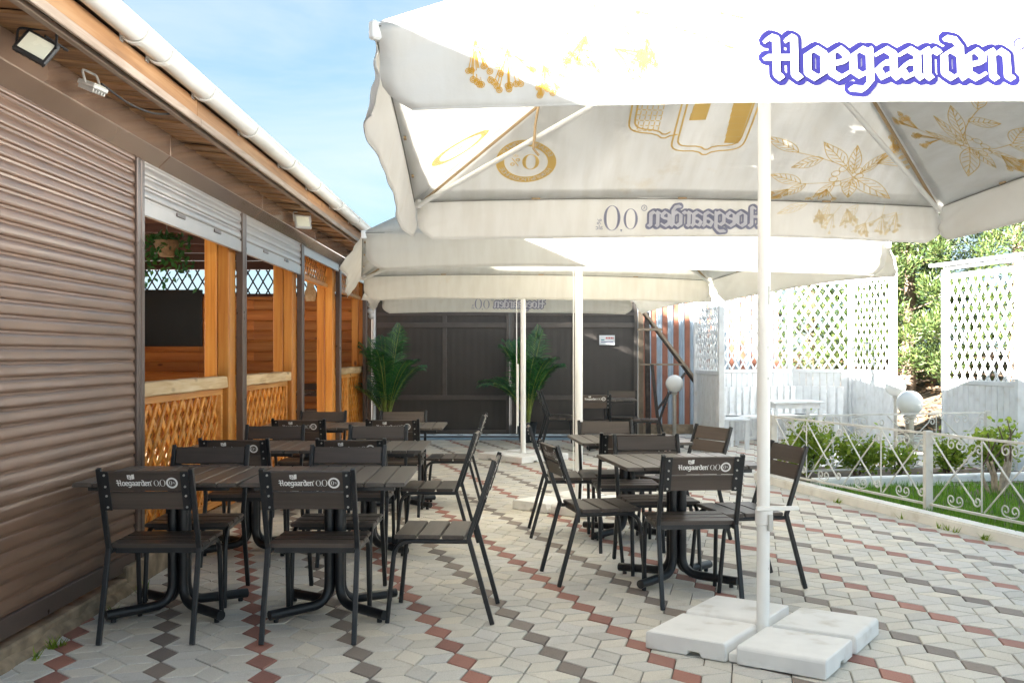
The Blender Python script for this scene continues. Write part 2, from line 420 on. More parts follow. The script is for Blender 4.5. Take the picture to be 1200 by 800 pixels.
# ------------------------------------------------------------------ flat drawing kit (prints)
def capsule(a, b, w, n=4):
    ax, ay = a; bx, by = b; dx, dy = bx - ax, by - ay; L = math.hypot(dx, dy) or 1e-6
    ux, uy = dx / L, dy / L; px, py = -uy, ux; out = []
    for i in range(n + 1):
        q = PI * i / n
        out.append((bx + w * (px * math.cos(q) + ux * math.sin(q)), by + w * (py * math.cos(q) + uy * math.sin(q))))
    for i in range(n + 1):
        q = PI * i / n
        out.append((ax - w * (px * math.cos(q) + ux * math.sin(q)), ay - w * (py * math.cos(q) + uy * math.sin(q))))
    return out

def strokes_polys(strokes, w, n=4, sub=0.06):
    out = []
    for st in strokes:
        for a, b in zip(st, st[1:]):
            L = math.hypot(b[0] - a[0], b[1] - a[1]); k = max(1, int(L / sub))
            for i in range(k):
                p = (a[0] + (b[0] - a[0]) * i / k, a[1] + (b[1] - a[1]) * i / k)
                q = (a[0] + (b[0] - a[0]) * (i + 1) / k, a[1] + (b[1] - a[1]) * (i + 1) / k)
                out.append(capsule(p, q, w, n))
    return out

def nib_polys(strokes, w, ang=R(38), sub=0.06, thin=0.30):
    """broad-nib pen strokes: each segment swept by a slanted nib"""
    nx, ny = math.cos(ang) * w, math.sin(ang) * w
    mx_, my_ = -math.sin(ang) * w * thin, math.cos(ang) * w * thin
    out = []
    for st in strokes:
        for a, b in zip(st, st[1:]):
            L = math.hypot(b[0] - a[0], b[1] - a[1]); k = max(1, int(L / sub))
            for i in range(k):
                p = [a[j] + (b[j] - a[j]) * i / k for j in (0, 1)]; q = [a[j] + (b[j] - a[j]) * (i + 1) / k for j in (0, 1)]
                pts = []
                for c in (p, q):
                    for s1 in (-1, 1):
                        for s2 in (-1, 1):
                            pts.append((c[0] + s1 * nx + s2 * mx_, c[1] + s1 * ny + s2 * my_))
                out.append(hull(pts))
    return out

def hull(pts):
    pts = sorted(set(pts))
    def half(ps):
        h = []
        for p in ps:
            while len(h) > 1 and (h[-1][0] - h[-2][0]) * (p[1] - h[-2][1]) - (h[-1][1] - h[-2][1]) * (p[0] - h[-2][0]) <= 0: h.pop()
            h.append(p)
        return h[:-1]
    return half(pts) + half(pts[::-1])

def arc(cx, cy, rx, ry, a0=0, a1=360, n=20):
    return [(cx + rx * math.cos(R(a0 + (a1 - a0) * i / n)), cy + ry * math.sin(R(a0 + (a1 - a0) * i / n))) for i in range(n + 1)]

def smooth_pl(pts, it=2):
    for _ in range(it):
        q = [pts[0]]
        for a, b in zip(pts, pts[1:]):
            q += [(a[0] * .75 + b[0] * .25, a[1] * .75 + b[1] * .25), (a[0] * .25 + b[0] * .75, a[1] * .25 + b[1] * .75)]
        q.append(pts[-1]); pts = q
    return pts

GL = {
 'H': (1.26, [[(.02, 1.28), (.14, 1.40), (.34, 1.34), (.34, .12), (.48, 0)], [(.0, .70), (.34, .70), (.92, .70)], [(.72, 1.3), (.8, 1.40), (.94, 1.34), (.94, .12), (1.10, 0)]]),
 'o': (.80, [[(.4, 1), (.12, .82), (.12, .18), (.4, 0), (.68, .18), (.68, .82), (.4, 1)]]),
 'e': (.74, [[(.16, .48), (.62, .6), (.62, .82), (.4, 1), (.12, .82), (.12, .18), (.4, 0), (.64, .14)]]),
 'g': (.82, [[(.68, .86), (.4, 1), (.12, .8), (.12, .25), (.36, .08), (.68, .25)], [(.68, 1), (.68, -.12), (.45, -.4), (.05, -.36)]]),
 'a': (.80, [[(.12, .84), (.4, 1), (.66, .84), (.66, .12), (.78, 0)], [(.64, .56), (.34, .52), (.12, .3), (.28, .02), (.64, .2)]]),
 'r': (.66, [[(.05, .92), (.2, 1), (.2, .08), (.3, 0)], [(.2, .78), (.44, 1), (.6, .9)]]),
 'd': (.82, [[(.2, 1.42), (.5, 1.36), (.68, 1.1), (.68, .15), (.78, 0)], [(.66, .84), (.4, 1), (.12, .82), (.12, .18), (.38, 0), (.66, .18)]]),
 'n': (.86, [[(.04, .92), (.2, 1), (.2, .08), (.3, 0)], [(.2, .78), (.48, 1), (.7, .86), (.7, .1), (.84, 0)]]),
}
def word(txt, x0, y0, s):
    out = []; x = x0
    for ch in txt:
        adv, sts = GL[ch]
        for st in sts: out.append([(x + p[0] * s, y0 + p[1] * s) for p in st])
        x += adv * s
    return out, x
def word_w(txt): return sum(GL[c][0] for c in txt)

def zero(cx, cy, rx, ry, w0, w1, n=28):
    """an old style nought: thick sides, thin top; list of quads"""
    out = []
    for i in range(n):
        a, b = 2 * PI * i / n, 2 * PI * (i + 1) / n
        wa = w1 + (w0 - w1) * abs(math.cos(a)); wb = w1 + (w0 - w1) * abs(math.cos(b))
        out.append([(cx + rx * math.cos(a), cy + ry * math.sin(a)), (cx + rx * math.cos(b), cy + ry * math.sin(b)),
                    (cx + (rx - wb) * math.cos(b), cy + (ry - wb * .5) * math.sin(b)), (cx + (rx - wa) * math.cos(a), cy + (ry - wa * .5) * math.sin(a))])
    return out
def disc(cx, cy, rx, ry, n=24): return [arc(cx, cy, rx, ry, 0, 360, n)[:-1]]

def font_polys(txt, size, cx, cy, ang=0.0):
    """text set in Blender's own font, as flat triangles round (cx, cy)"""
    cu = bpy.data.curves.new('t', 'FONT'); cu.body = txt; cu.size = size; cu.align_x = 'CENTER'; cu.align_y = 'CENTER'; cu.resolution_u = 3
    o = bpy.data.objects.new('t', cu); COL.objects.link(o)
    dg = bpy.context.evaluated_depsgraph_get(); me = o.evaluated_get(dg).to_mesh()
    c, s = math.cos(ang), math.sin(ang); out = []
    for p in me.polygons:
        out.append([(cx + c * me.vertices[i].co.x - s * me.vertices[i].co.y, cy + s * me.vertices[i].co.x + c * me.vertices[i].co.y) for i in p.vertices])
    o.evaluated_get(dg).to_mesh_clear(); bpy.data.objects.remove(o); bpy.data.curves.remove(cu)
    return out

def print_obj(name, polys, fn, off, mat, parent, step=2e-5):
    mb = MB()
    for k, p in enumerate(polys):
        d = off + (step * (k % 40) if off > 0 else -step * (k % 40))
        mb.add([fn(a, b, d) for a, b in p], [tuple(range(len(p)))])
    return mb.obj(name, mat, parent, recalc=False)

def leaf_strokes(x, y, ang, L, w, ribs=5):
    c, s = math.cos(ang), math.sin(ang)
    T = lambda a, b: (x + c * a - s * b, y + s * a + c * b)
    up = [T(L * t, w * math.sin(PI * t ** .8) * (1 - .15 * t)) for t in [i / 10 for i in range(11)]]
    dn = [T(L * t, -w * .8 * math.sin(PI * t ** .9)) for t in [i / 10 for i in range(11)]]
    out = [up, dn, [T(0, 0), T(L * .5, .02 * L), T(L * .96, 0)]]
    for i in range(1, ribs + 1):
        t = i / (ribs + 1.5)
        out += [[T(L * t, .01 * L), T(L * (t + .16), w * .75 * math.sin(PI * min(1, t + .16)))], [T(L * t, 0), T(L * (t + .16), -w * .6 * math.sin(PI * min(1, t + .16)))]]
    return out
def berry_strokes(x, y, ang, L, rnd, n=9, r=.018):
    out = []
    for i in range(n):
        a = ang + (rnd.random() - .5) * 1.5; d = L * (.6 + .45 * rnd.random())
        px, py = x + d * math.cos(a), y + d * math.sin(a)
        out.append([(x, y), (x + d * .5 * math.cos(a), y + d * .5 * math.sin(a)), (px, py)])
        out.append(arc(px, py, r, r, 0, 360, 8)); out.append(arc(px, py, r * .5, r * .5, 0, 360, 6))
    return out
def botanical(seed, sx=1.0):
    rnd = random.Random(seed); o = []
    o += [smooth_pl([(0, 0), (.12, .1), (.3, .16), (.55, .2)]), smooth_pl([(0, 0), (-.1, .14), (-.15, .3)]), smooth_pl([(0, 0), (.1, -.08), (.32, -.12)])]
    o += leaf_strokes(0, 0, R(205), .42, .075) + leaf_strokes(.02, .03, R(70), .30, .05) + leaf_strokes(.1, .1, R(38), .34, .06)
    o += leaf_strokes(-.03, .04, R(110), .24, .045) + leaf_strokes(0, -.02, R(250), .22, .06) + leaf_strokes(.3, -.12, R(-60), .2, .05)
    o += leaf_strokes(.3, .16, R(-35), .22, .06) + leaf_strokes(.5, .2, R(20), .3, .05) + leaf_strokes(.34, -.12, R(12), .26, .06)
    o += leaf_strokes(.1, -.08, R(-75), .26, .05)
    o += berry_strokes(-.15, .3, R(95), .16, rnd, 12) + berry_strokes(-.1, .16, R(140), .24, rnd, 10) + berry_strokes(.12, -.16, R(-95), .2, rnd, 12) + berry_strokes(.4, -.2, R(-70), .17, rnd, 10)
    for k in range(9):
        a = R(-30 + 40 * k); o.append(arc(.05 + .09 * math.cos(a), .0 + .09 * math.sin(a), .03, .03, 0, 360, 9))
    return [[(p[0] * sx, p[1]) for p in st] for st in o]
def place(sts, x, y, s, ang=0):
    c, q = math.cos(ang) * s, math.sin(ang) * s
    return [[(x + c * a - q * b, y + q * a + c * b) for a, b in st] for st in sts]

# ------------------------------------------------------------------ ground
KERB = [(4.85, 3.2), (4.28, 5.2), (3.72, 7.25), (3.36, 8.6), (3.08, 9.7), (2.84, 10.7), (2.72, 11.35)]
def kerb_x(y):
    for (x0, y0), (x1, y1) in zip(KERB, KERB[1:]):
        if y <= y1 or (x1, y1) == KERB[-1]:
            return x0 + (x1 - x0) * (y - y0) / (y1 - y0)
mb = MB()
mb.grid(lambda u, v: (-300 + 600 * u, -300 + 600 * v, -0.05), 8, 8)
structure(mb.obj('ground', M['far_paving']))
mb = MB(); mb.add([(-2.45, 0.5, -0.012), (9, 0.5, -0.012), (9, 18.0, -0.012), (-2.45, 18.0, -0.012)], [(0, 1, 2, 3)])
paving = structure(mb.obj('paving', M['joint']))

S = 0.147; S3 = S * math.sqrt(3)
A_D = Vector((-0.286, 0.958)).normalized(); A_N = Vector((A_D.y, -A_D.x))
P0, Q0 = 1.1013, 5.130
def rhomb(kind):
    h = math.sqrt(3) / 2 * S
    q = {'top': [(0, 0), (h, S / 2), (0, S), (-h, S / 2)], 'left': [(0, 0), (-h, S / 2), (-h, -S / 2), (0, -S)], 'right': [(0, 0), (0, -S), (h, -S / 2), (h, S / 2)]}[kind]
    cx = sum(p[0] for p in q) / 4; cy = sum(p[1] for p in q) / 4
    return [(p[0] - cx, p[1] - cy) for p in q], (cx, cy)
def tile_geo(kind):
    q, c = rhomb(kind)
    rings = []
    L = [A_D * p[0] + A_N * p[1] for p in q]
    def inset(d):
        out = []
        for i in range(4):
            a, p, b = L[i - 1], L[i], L[(i + 1) % 4]
            e0 = (a - p).normalized(); e1 = (b - p).normalized(); ang = e0.angle(e1)
            out.append(p + (e0 + e1).normalized() * (d / math.sin(ang / 2)))
        return out
    for d, z in ((0.0025, -0.02), (0.0025, -0.0035), (0.006, 0.0)):
        rings += [(p.x, p.y, z) for p in inset(d)]
    fs = [(8, 9, 10, 11)] + [(r * 4 + i, r * 4 + (i + 1) % 4, r * 4 + 4 + (i + 1) % 4, r * 4 + 4 + i) for r in (0, 1) for i in range(4)]
    return rings, fs, c
TG = {k: tile_geo(k) for k in ('top', 'left', 'right')}
tile_me = {}
def tile_mesh(kind, col):
    if (kind, col) not in tile_me:
        mb = MB(); mb.add(TG[kind][0], TG[kind][1]); tile_me[(kind, col)] = mb.mesh('paver', M[col])
    return tile_me[(kind, col)]
tiles = []
rt = random.Random(3)
for row in range(-70, 90):
    for k in range(-90, 120):
        # hexagon centre in chain coordinates
        q = Q0 + S3 * k + (row % 2) * S3 / 2 + S3 / 2
        p = P0 + row * 1.5 * S - S / 2
        for kind in ('top', 'left', 'right'):
            c = TG[kind][2]
            w = A_D * (q + c[0]) + A_N * (p + c[1])
            x, y = w.x, w.y
            if not (-2.42 < x < 8.8 and 2.6 < y < 17.8): continue
            if y < 11.3 and x > kerb_x(max(y, 3.2)) + 0.12: continue
            if x > 3.2 and 10.3 < y < 12.0: continue
            if y < 12 and x > 4.9: continue
            col = 'tile_pale'
            if kind == 'top': col = {0: 'tile_red', 2: 'tile_grey'}.get(row % 4, 'tile_pale')
            elif rt.random() < 0.0: col = 'tile_grey'
            tiles.append((x, y, kind, col, (rt.random() - .5) * .006, (rt.random() - .5) * .022, (rt.random() - .5) * .022))
def in_view(t):
    return abs(t[0]) < t[1] * 0.512 and t[1] > 4.28
front = sorted([t for t in tiles if in_view(t)], key=lambda t: t[1])[:300]
fs_ = set(id(t) for t in front)
for t in front:
    o = link('paver', tile_mesh(t[2], t[3]), paving, (t[0], t[1], t[4] * .5))
    o.rotation_euler = (t[5], t[6], 0)
rest = {}
for t in tiles:
    if id(t) in fs_: continue
    rest.setdefault(t[3], []).append(t)
mb = MB(); mats = []
mi = []
for ci, (col, ts) in enumerate(sorted(rest.items())):
    mats.append(M[col])
    for x, y, kind, _, dz, rx, ry in ts:
        mb.add([(x + a, y + b, c + dz * .5 + rx * b - ry * a) for a, b, c in TG[kind][0]], TG[kind][1]); mi += [ci] * len(TG[kind][1])
me = mb.mesh('paver', mats[0])
for m_ in mats[1:]: me.materials.append(m_)
me.polygons.foreach_set('material_index', mi)
stuff(link('paver', me, paving))

# kerb along the lawn
def path_box(pts, w, z0, z1, name, mat, bevel=0.012):
    mb = MB(); vs = []
    for i, p in enumerate(pts):
        a = Vector(pts[max(i - 1, 0)]); b = Vector(pts[min(i + 1, len(pts) - 1)])
        d = (b - a).normalized(); nrm = Vector((d.y, -d.x)); p = Vector(p)
        for off, z in ((0, z0), (w, z0), (w, z1), (0, z1)):
            q = p + nrm * off; vs.append((q.x, q.y, z))
    k = len(pts)
    fs = [(i * 4 + j, i * 4 + (j + 1) % 4, (i + 1) * 4 + (j + 1) % 4, (i + 1) * 4 + j) for i in range(k - 1) for j in range(4)] + [(3, 2, 1, 0), tuple((k - 1) * 4 + j for j in range(4))]
    mb.add(vs, fs)
    return mb.obj(name, mat, bevel=bevel, seg=2)
kp = smooth_pl(KERB, 2)
structure(path_box(kp, 0.15, -0.04, 0.085, 'kerb', M['kerb']))
# lawn
mb = MB(); N = 24
def lawn_pt(u, v):
    y = 3.2 + (10.55 - 3.2) * v; x0 = kerb_x(y) + 0.13
    return (x0 + (9.5 - x0) * u, y, 0.03 + .012 * math.sin(7 * u + 5 * v))
mb.grid(lawn_pt, 10, 20)
structure(mb.obj('lawn', M['soil']))
mb = MB(); rg = random.Random(11)
for i in range(52000):
    v = rg.random(); u = rg.random() ** 1.6
    x, y, z = lawn_pt(u, v)
    if x > y * .56 + .3: continue
    h = .035 + .05 * rg.random(); a = rg.random() * 6.28; w = .0035; lx = (rg.random() - .5) * .05; ly = (rg.random() - .5) * .05
    ca, sa = math.cos(a) * w, math.sin(a) * w
    mb.add([(x - ca, y - sa, z), (x + ca, y + sa, z), (x + lx * .4 + ca * .7, y + ly * .4 + sa * .7, z + h * .6), (x + lx * .4 - ca * .7, y + ly * .4 - sa * .7, z + h * .6), (x + lx, y + ly, z + h)], [(0, 1, 2, 3), (3, 2, 4)])
g = tag(mb.obj('grass', M['grass'], recalc=False), 'short green lawn grass behind the white kerb', 'grass'); stuff(g)
# planting bed and its edging
mb = MB(); mb.grid(lambda u, v: (3.0 + 6 * u, 10.7 + 1.35 * v, 0.05 + .02 * math.sin(9 * u) * math.sin(8 * v)), 16, 6)
structure(mb.obj('planting_bed', M['soil']))
structure(path_box([(3.10, 10.48), (4.2, 10.74), (5.4, 11.0), (7.5, 11.4)], 0.12, -0.03, 0.125, 'bed_edging', M['white_concrete']))
# bank behind the enclosures, covered with dry leaves
def bank(u, v):
    x = 2 + 22 * u; y = 17.9 + 14 * v
    h = -0.03 + 1.45 * min(1, max(0, (v * 14 - .2) / 5)) + .12 * mnoise.noise(Vector((x * .8, y * .8, 0)))
    return (x, y, h if v > 0 else -.04)
mb = MB(); mb.grid(bank, 44, 30)
structure(mb.obj('bank', M['soil'], smooth=True))
mb = MB()
for i in range(9000):
    u, v = .18 + .45 * rg.random(), rg.random() * .55
    x, y, z = bank(u, v); a = rg.random() * 6.28; s = .03 + .05 * rg.random()
    t = Vector((rg.random() - .5, rg.random() - .5, 1)).normalized()
    e = t.cross(Vector((math.cos(a), math.sin(a), 0))).normalized(); f_ = t.cross(e); c = Vector((x, y, z + .02))
    mb.add([c - e * s, c + f_ * s * .5, c + e * s, c - f_ * s * .5], [(0, 1, 2, 3)])
g = tag(mb.obj('leaf_litter', M['litter'], recalc=False), 'dry brown leaves covering the bank under the trees', 'fallen leaves'); stuff(g)

# ------------------------------------------------------------------ pavilion
XW = -2.31
pav = thing('pavilion', 'long timber pavilion with brown roller shutters and a white gutter along the left', 'building', (XW, 6, 0))
pav_inv = Matrix.Translation((-XW, -6, 0))
class PB(MB):
    """mesh written in world coordinates, parented to the pavilion"""
    def obj(s, name, mat, parent=None, **kw):
        o = link(name, s.mesh(name, mat, **kw), parent or pav)
        if parent is None or parent is pav: o.location = (-XW, -6, 0)
        return o
GY = [6.21 + 2.41 * k for k in range(-4, 5)]
YE = 16.45; YS = -3.6
PB().box(-2.43, -2.27, YS, 5.95, -.03, .085).box(-2.43, -2.27, 5.95, YE, -.03, .15).obj('plinth', M['plinth'], bevel=.01)
# sandy crumbs in the crack along the shutter foot
PB().box(-7.4, -2.44, YS, YE, -.03, .12).obj('floor', M['floor'])
# guides
for y in GY:
    PB().box(-2.345, -2.285, y - .062, y - .008, .1, 2.61).obj('guide_rail', M['guide'], bevel=.006)
    PB().box(-2.345, -2.285, y + .008, y + .062, .1, 2.61).obj('guide_rail', M['guide'], bevel=.006)
# shutter boxes
prof = [(-2.30, 2.61), (-2.22, 2.69), (-2.22, 2.835), (-2.46, 2.835), (-2.46, 2.61)]
for y in [YS + .02] + [g_ + .34 for g_ in GY[:-1]] + [None]:
    if y is None: break
    y1 = min(y + 2.395, YE)
    if y == YS + .02: y1 = GY[0] + .334
    PB().prism(prof, lambda a, b, h: (a, h, b), y, y1).obj('shutter_box', M['box_brown'], bevel=.004)
# roller shutters: curved slats
SP = 0.0715
def slat_mesh(L, mat):
    F_ = [(0.0, .0), (.17, .0005), (.22, .0085), (.27, .0105), (.45, .0100), (.7, .0085), (.9, .006), (.97, .002), (1.0, .0)]
    pr = [(XW + x_, SP * z_) for z_, x_ in F_] + [(XW - .008, SP + .004), (XW - .008, .0)]
    mb = MB(); mb.prism([(a, b) for a, b in pr], lambda a, b, h: (a, h, b), 0, L)
    return mb.mesh('shutter_slat', mat, smooth=True)
sm_dark = slat_mesh(2.41 - .13, M['shutter']); sm_light = slat_mesh(2.41 - .13, M['shutter_light'])
def shutter(y0, zb, light, holes=True):
    me = sm_light if light else sm_dark
    mb = PB(); mb.box(XW - .014, XW + .012, y0 + .064, y0 + 2.346, zb - .012, zb + .085).box(XW - .024, XW - .012, y0 + .064, y0 + 2.346, zb + .05, 2.605)
    bar = mb.obj('roller_shutter', M['shutter_light'] if light else M['guide'], bevel=.004)
    z = zb + .088
    while z < 2.60:
        o = link('shutter_slat', me, bar, (0, y0 + .065, z)); z += SP
    if holes:
        for k in (.32, .68):
            mb = MB(); mb.box(XW + .012, XW + .02, y0 + 2.41 * k - .09, y0 + 2.41 * k + .09, zb + .062, zb + .09); mb.obj('lock_plate', M['guide'], bar, bevel=.004)
for k in range(4):
    if k in (2, 3): shutter(GY[k], .125, False, False)
for k in (0, 1): PB().box(XW - .014, XW + .012, GY[k] + .064, GY[k] + 2.346, .1, 2.6).obj('roller_shutter', M['shutter'])
PB().box(-2.42, -2.3, YS, GY[0] - .064, .1, 2.6).obj('shutter_slab', M['shutter'])
shutter(GY[4], 2.285, True); shutter(GY[5], 2.285, True); shutter(GY[6], 2.52, True, False); shutter(GY[7], 2.52, True, False)
# loose rotten board along the foot of the closed shutter
rb = random.Random(5)
mb = PB(); n = 40
pts = []
for i in range(n + 1):
    y = 1.4 + (6.1 - 1.4) * i / n
    w, h = .03 + .025 * rb.random(), .03 + .035 * rb.random()
    pts.append((y, w, h))
vs = []; 
for y, w, h in pts: vs += [(-2.275, y, -.01), (-2.275 + w, y, -.01), (-2.275 + w * .8, y, h * .5), (-2.275, y, h)]
mb.add(vs, [(i * 4 + j, i * 4 + (j + 1) % 4, i * 4 + 4 + (j + 1) % 4, i * 4 + 4 + j) for i in range(n) for j in range(4)] + [(3, 2, 1, 0), tuple(n * 4 + j for j in range(4))])
mb.obj('sill', M['plinth'])
# wooden posts
PY = [6.02, 8.47, 10.88, 13.29, 16.15]
for y in PY:
    PB().box(-2.555, -2.452, y - .11, y + .11, .12, 2.86).obj('post', M['post'], bevel=.008)
    PB().box(-2.45, -2.352, y - .1, y + .1, .12, 2.86).obj('post', M['post'], bevel=.008)
# lattice helper: slats clipped to a rectangle, one object each
def clip(L, z0, z1, c, dx, dz):
    """line through (c, z0) with slope dz/dx clipped to the rectangle"""
    t0 = 0.0; t1 = (z1 - z0) / dz
    xa, xb = c, c + dx * t1
    ta, tb = t0, t1
    for lim, s in ((0, 1), (L, -1)):
        fa = s * (c + dx * ta - lim); fb = s * (c + dx * tb - lim)
        if fa < 0 and fb < 0: return None
        if fa < 0 or fb < 0:
            tc_ = ta + (tb - ta) * fa / (fa - fb)
            if fa < 0: ta = tc_
            else: tb = tc_
    if tb - ta < 1e-3: return None
    return (c + dx * ta, z0 + dz * ta), (c + dx * tb, z0 + dz * tb)
def lattice(parent, P, Q, z0, z1, pitch, ang, w, t, mat, loc=None, name='lattice_slat', single=False, off=0.0):
    P = Vector(P); Q = Vector(Q); L = (Q - P).length; d = (Q - P) / L; nrm = Vector((d.y, -d.x))
    dz = math.sin(R(ang)); h = z1 - z0; dxx = math.cos(R(ang))
    run = h * dxx / dz
    mbs = MB() if single else None
    for s in (1, -1):
        c = -run + pitch * .3 if s > 0 else pitch * .3
        while c < L + (0 if s > 0 else run):
            seg = clip(L, z0, z1, c, s * dxx, dz)
            c += pitch
            if not seg: continue
            (xa, za), (xb, zb) = seg
            e = Vector((xb - xa, zb - za))
            if e.length < w * 1.2: continue
            e.normalize(); px, pz = -e.y * w / 2, e.x * w / 2
            # keep wholly inside the frame depth, two crossing layers
            o0 = off + (.0005 if s > 0 else -t - .0005); o1 = o0 + t
            pts = []
            for oo in (o0, o1):
                for (x, z) in ((xa + px, za + pz), (xa - px, za - pz), (xb - px, zb - pz), (xb + px, zb + pz)):
                    q = P + d * x + nrm * oo; pts.append((q.x, q.y, z))
            mb_ = mbs or MB()
            mb_.add(pts, [(0, 1, 2, 3), (7, 6, 5, 4), (0, 4, 5, 1), (1, 5, 6, 2), (2, 6, 7, 3), (3, 7, 4, 0)])
            if not single:
                o = mb_.obj(name, mat, parent)
                if loc: o.location = loc
    if single:
        o = mbs.obj(name, mat, parent); stuff(o)
        if loc: o.location = loc
# railings between the posts
def railing(y0, y1, mid=None):
    mb = PB()
    mb.box(-2.47, -2.40, y0, y1, 1.075, 1.125).box(-2.47, -2.40, y0, y1, .17, .225).box(-2.47, -2.40, y0, y0 + .05, .225, 1.075).box(-2.47, -2.40, y1 - .05, y1, .225, 1.075)
    if mid: mb.box(-2.478, -2.392, mid - .05, mid + .05, .226, 1.074)
    fr = mb.obj('railing', M['rail'], bevel=.004)
    n = 14; mbc = MB(); vs = []
    for i in range(n + 1):
        y = y0 - .02 + (y1 - y0 + .02) * i / n; j = lambda s: (rb.random() - .5) * s
        vs += [(-2.5 + j(.012), y, 1.128), (-2.36 + j(.02), y, 1.128 + j(.006)), (-2.362 + j(.02), y, 1.222 + j(.012)), (-2.5 + j(.01), y, 1.222 + j(.01))]
    mbc.add(vs, [(i * 4 + k, i * 4 + (k + 1) % 4, i * 4 + 4 + (k + 1) % 4, i * 4 + 4 + k) for i in range(n) for k in range(4)] + [(3, 2, 1, 0), tuple(n * 4 + k for k in range(4))])
    mbc.obj('rail_cap', M['cap'], fr, bevel=.008)
    lattice(fr, (-2.435, y0 + .03), (-2.435, y1 - .03), .20, 1.10, .175, 52, .036, .012, M['lattice_wood'])
    # a second crossed layer behind the first
    lattice(fr, (-2.462, y0 + .03), (-2.462, y1 - .03), .20, 1.10, .175, 52, .03, .008, M['lattice_wood'], off=0)
railing(6.13, 8.36); railing(8.58, 10.77); railing(13.40, 16.04, 14.7)
# lattice friezes over the two far bays
for y0, y1 in ((11.0, 13.18), (13.41, 16.03)):
    mb = PB(); mb.box(-2.47, -2.41, y0, y1, 2.28, 2.33).box(-2.47, -2.41, y0, y1, 2.6, 2.65)
    fr = mb.obj('lattice_frieze', M['rail'], bevel=.004)
    lattice(fr, (-2.44, y0), (-2.44, y1), 2.31, 2.62, .13, 45, .03, .01, M['lattice_wood'])
# end wall of log boards with a lattice strip above
EWY = 16.42
mb = PB(); mb.box(-7.35, -2.56, EWY, EWY + .1, .1, 2.35); ew = mb.obj('end_wall', M['log'])
bz = .12
def bulge(zb, h):
    return [(EWY - .002, zb + .006), (EWY - .026, zb + .02), (EWY - .034, zb + h * .5), (EWY - .026, zb + h - .02), (EWY - .002, zb + h - .006)]
while bz < 2.3:
    x0 = -7.3
    for x1 in ((-4.2 if int(bz * 100) % 2 else -5.1), -2.57):
        mb = MB(); mb.prism(bulge(bz, .168), lambda a, b, h: (h, a, b), x0, x1 - .004); mb.obj('wall_board', M['log'], ew, smooth=True); x0 = x1
    bz += .168
PB().box(-7.35, -2.56, EWY - .03, EWY + .1, 2.352, 2.40).box(-7.35, -2.56, EWY - .05, EWY + .1, 2.79, 2.96).obj('tie_beam', M['dark_wood'], bevel=.005)
lattice(ew, (-7.3, EWY + .04), (-2.56, EWY + .04), 2.39, 2.80, .165, 60, .022, .012, M['dark_lattice'])
PB().prism([(-7.5, 2.97), (-2.4, 2.97), (-4.7, 3.74)], lambda a, b, h: (a, h, b), EWY - .02, EWY + .08).obj('gable', M['dark_wood'])
PB().prism([(-7.5, 0), (-2.35, 0), (-2.35, 2.85), (-4.7, 3.72), (-7.5, 2.85)], lambda a, b, h: (a, h, b), YS - .1, YS).obj('near_wall', M['log'])
mb = PB(); mb.box(-7.42, -7.32, YS, EWY, .1, 1.1).box(-7.42, -7.32, YS, EWY, 1.95, 2.85).box(-7.42, -7.32, YS, 3.0, 1.101, 1.949).box(-7.42, -7.32, 12.6, EWY, 1.101, 1.949)  # unseen side wall; its openings are shaped to let sun brighten the interior
for y in (5.0, 7.4, 9.8): mb.box(-7.42, -7.32, y - .1, y + .1, 1.101, 1.949)
mb.obj('side_wall', M['log'])
# rafters inside
for y in [6.02 + 1.2 * k for k in range(9)]:
    PB().box(-7.3, -2.5, y - .05, y + .05, 2.86, 2.96).obj('rafter', M['dark_wood'])
PB().box(-2.60, -2.48, YS, YE, 2.865, 2.93).obj('wall_plate', M['dark_wood'])
PB().box(-7.3, -2.62, YS, EWY - .03, 2.962, 2.972).obj('ceiling', M['dark_wood'])
# roof
sl_ = (3.75 - 2.99) / (4.7 - 1.87)
mb = PB()
mb.prism([(-1.885, 2.955), (-1.885, 2.99), (-4.7, 3.79), (-7.75, 2.93), (-7.75, 2.89), (-4.7, 3.745)], lambda a, b, h: (a, h, b), YS - .3, YE + .25)
mb.obj('roof', M['roof'])
# soffit boards across the eave
sf = PB().box(-2.46, -1.93, YS, YE + .2, 2.864, 2.878).obj('soffit', M['dark_wood'])
y = YS; rs = random.Random(9)
board_me = []
for k in range(4):
    mb = MB(); w_ = .096 + .006 * k
    mb.add([(-2.4, 0, 2.846), (-1.945, 0, 2.803), (-1.945, w_, 2.803), (-2.4, w_, 2.846), (-2.4, 0, 2.862), (-1.945, 0, 2.819), (-1.945, w_, 2.819), (-2.4, w_, 2.862)],
           [(0, 3, 2, 1), (4, 5, 6, 7), (0, 1, 5, 4), (1, 2, 6, 5), (2, 3, 7, 6), (3, 0, 4, 7)])
    board_me.append(mb.mesh('soffit_board', M['soffit'], bevel=.004))
while y < YE:
    k = rs.randrange(4); o = link('soffit_board', board_me[k], sf, (0, y, (rs.random() - .5) * .022)); y += .112 + .006 * k
# fascia, trim
for y0 in [YS - .2 + 3.3 * k for k in range(7)]:
    y1 = min(y0 + 3.296, YE + .2)
    if y1 <= y0: break
    PB().box(-1.938, -1.905, y0, y1, 2.815, 2.945).obj('fascia', M['fascia'], bevel=.004)
    PB().box(-1.903, -1.882, y0, y1, 2.785, 2.832).obj('trim', M['trim'], bevel=.004)
    PB().box(-1.975, -1.9395, y0, y1, 2.788, 2.812).obj('trim', M['trim'], bevel=.003)
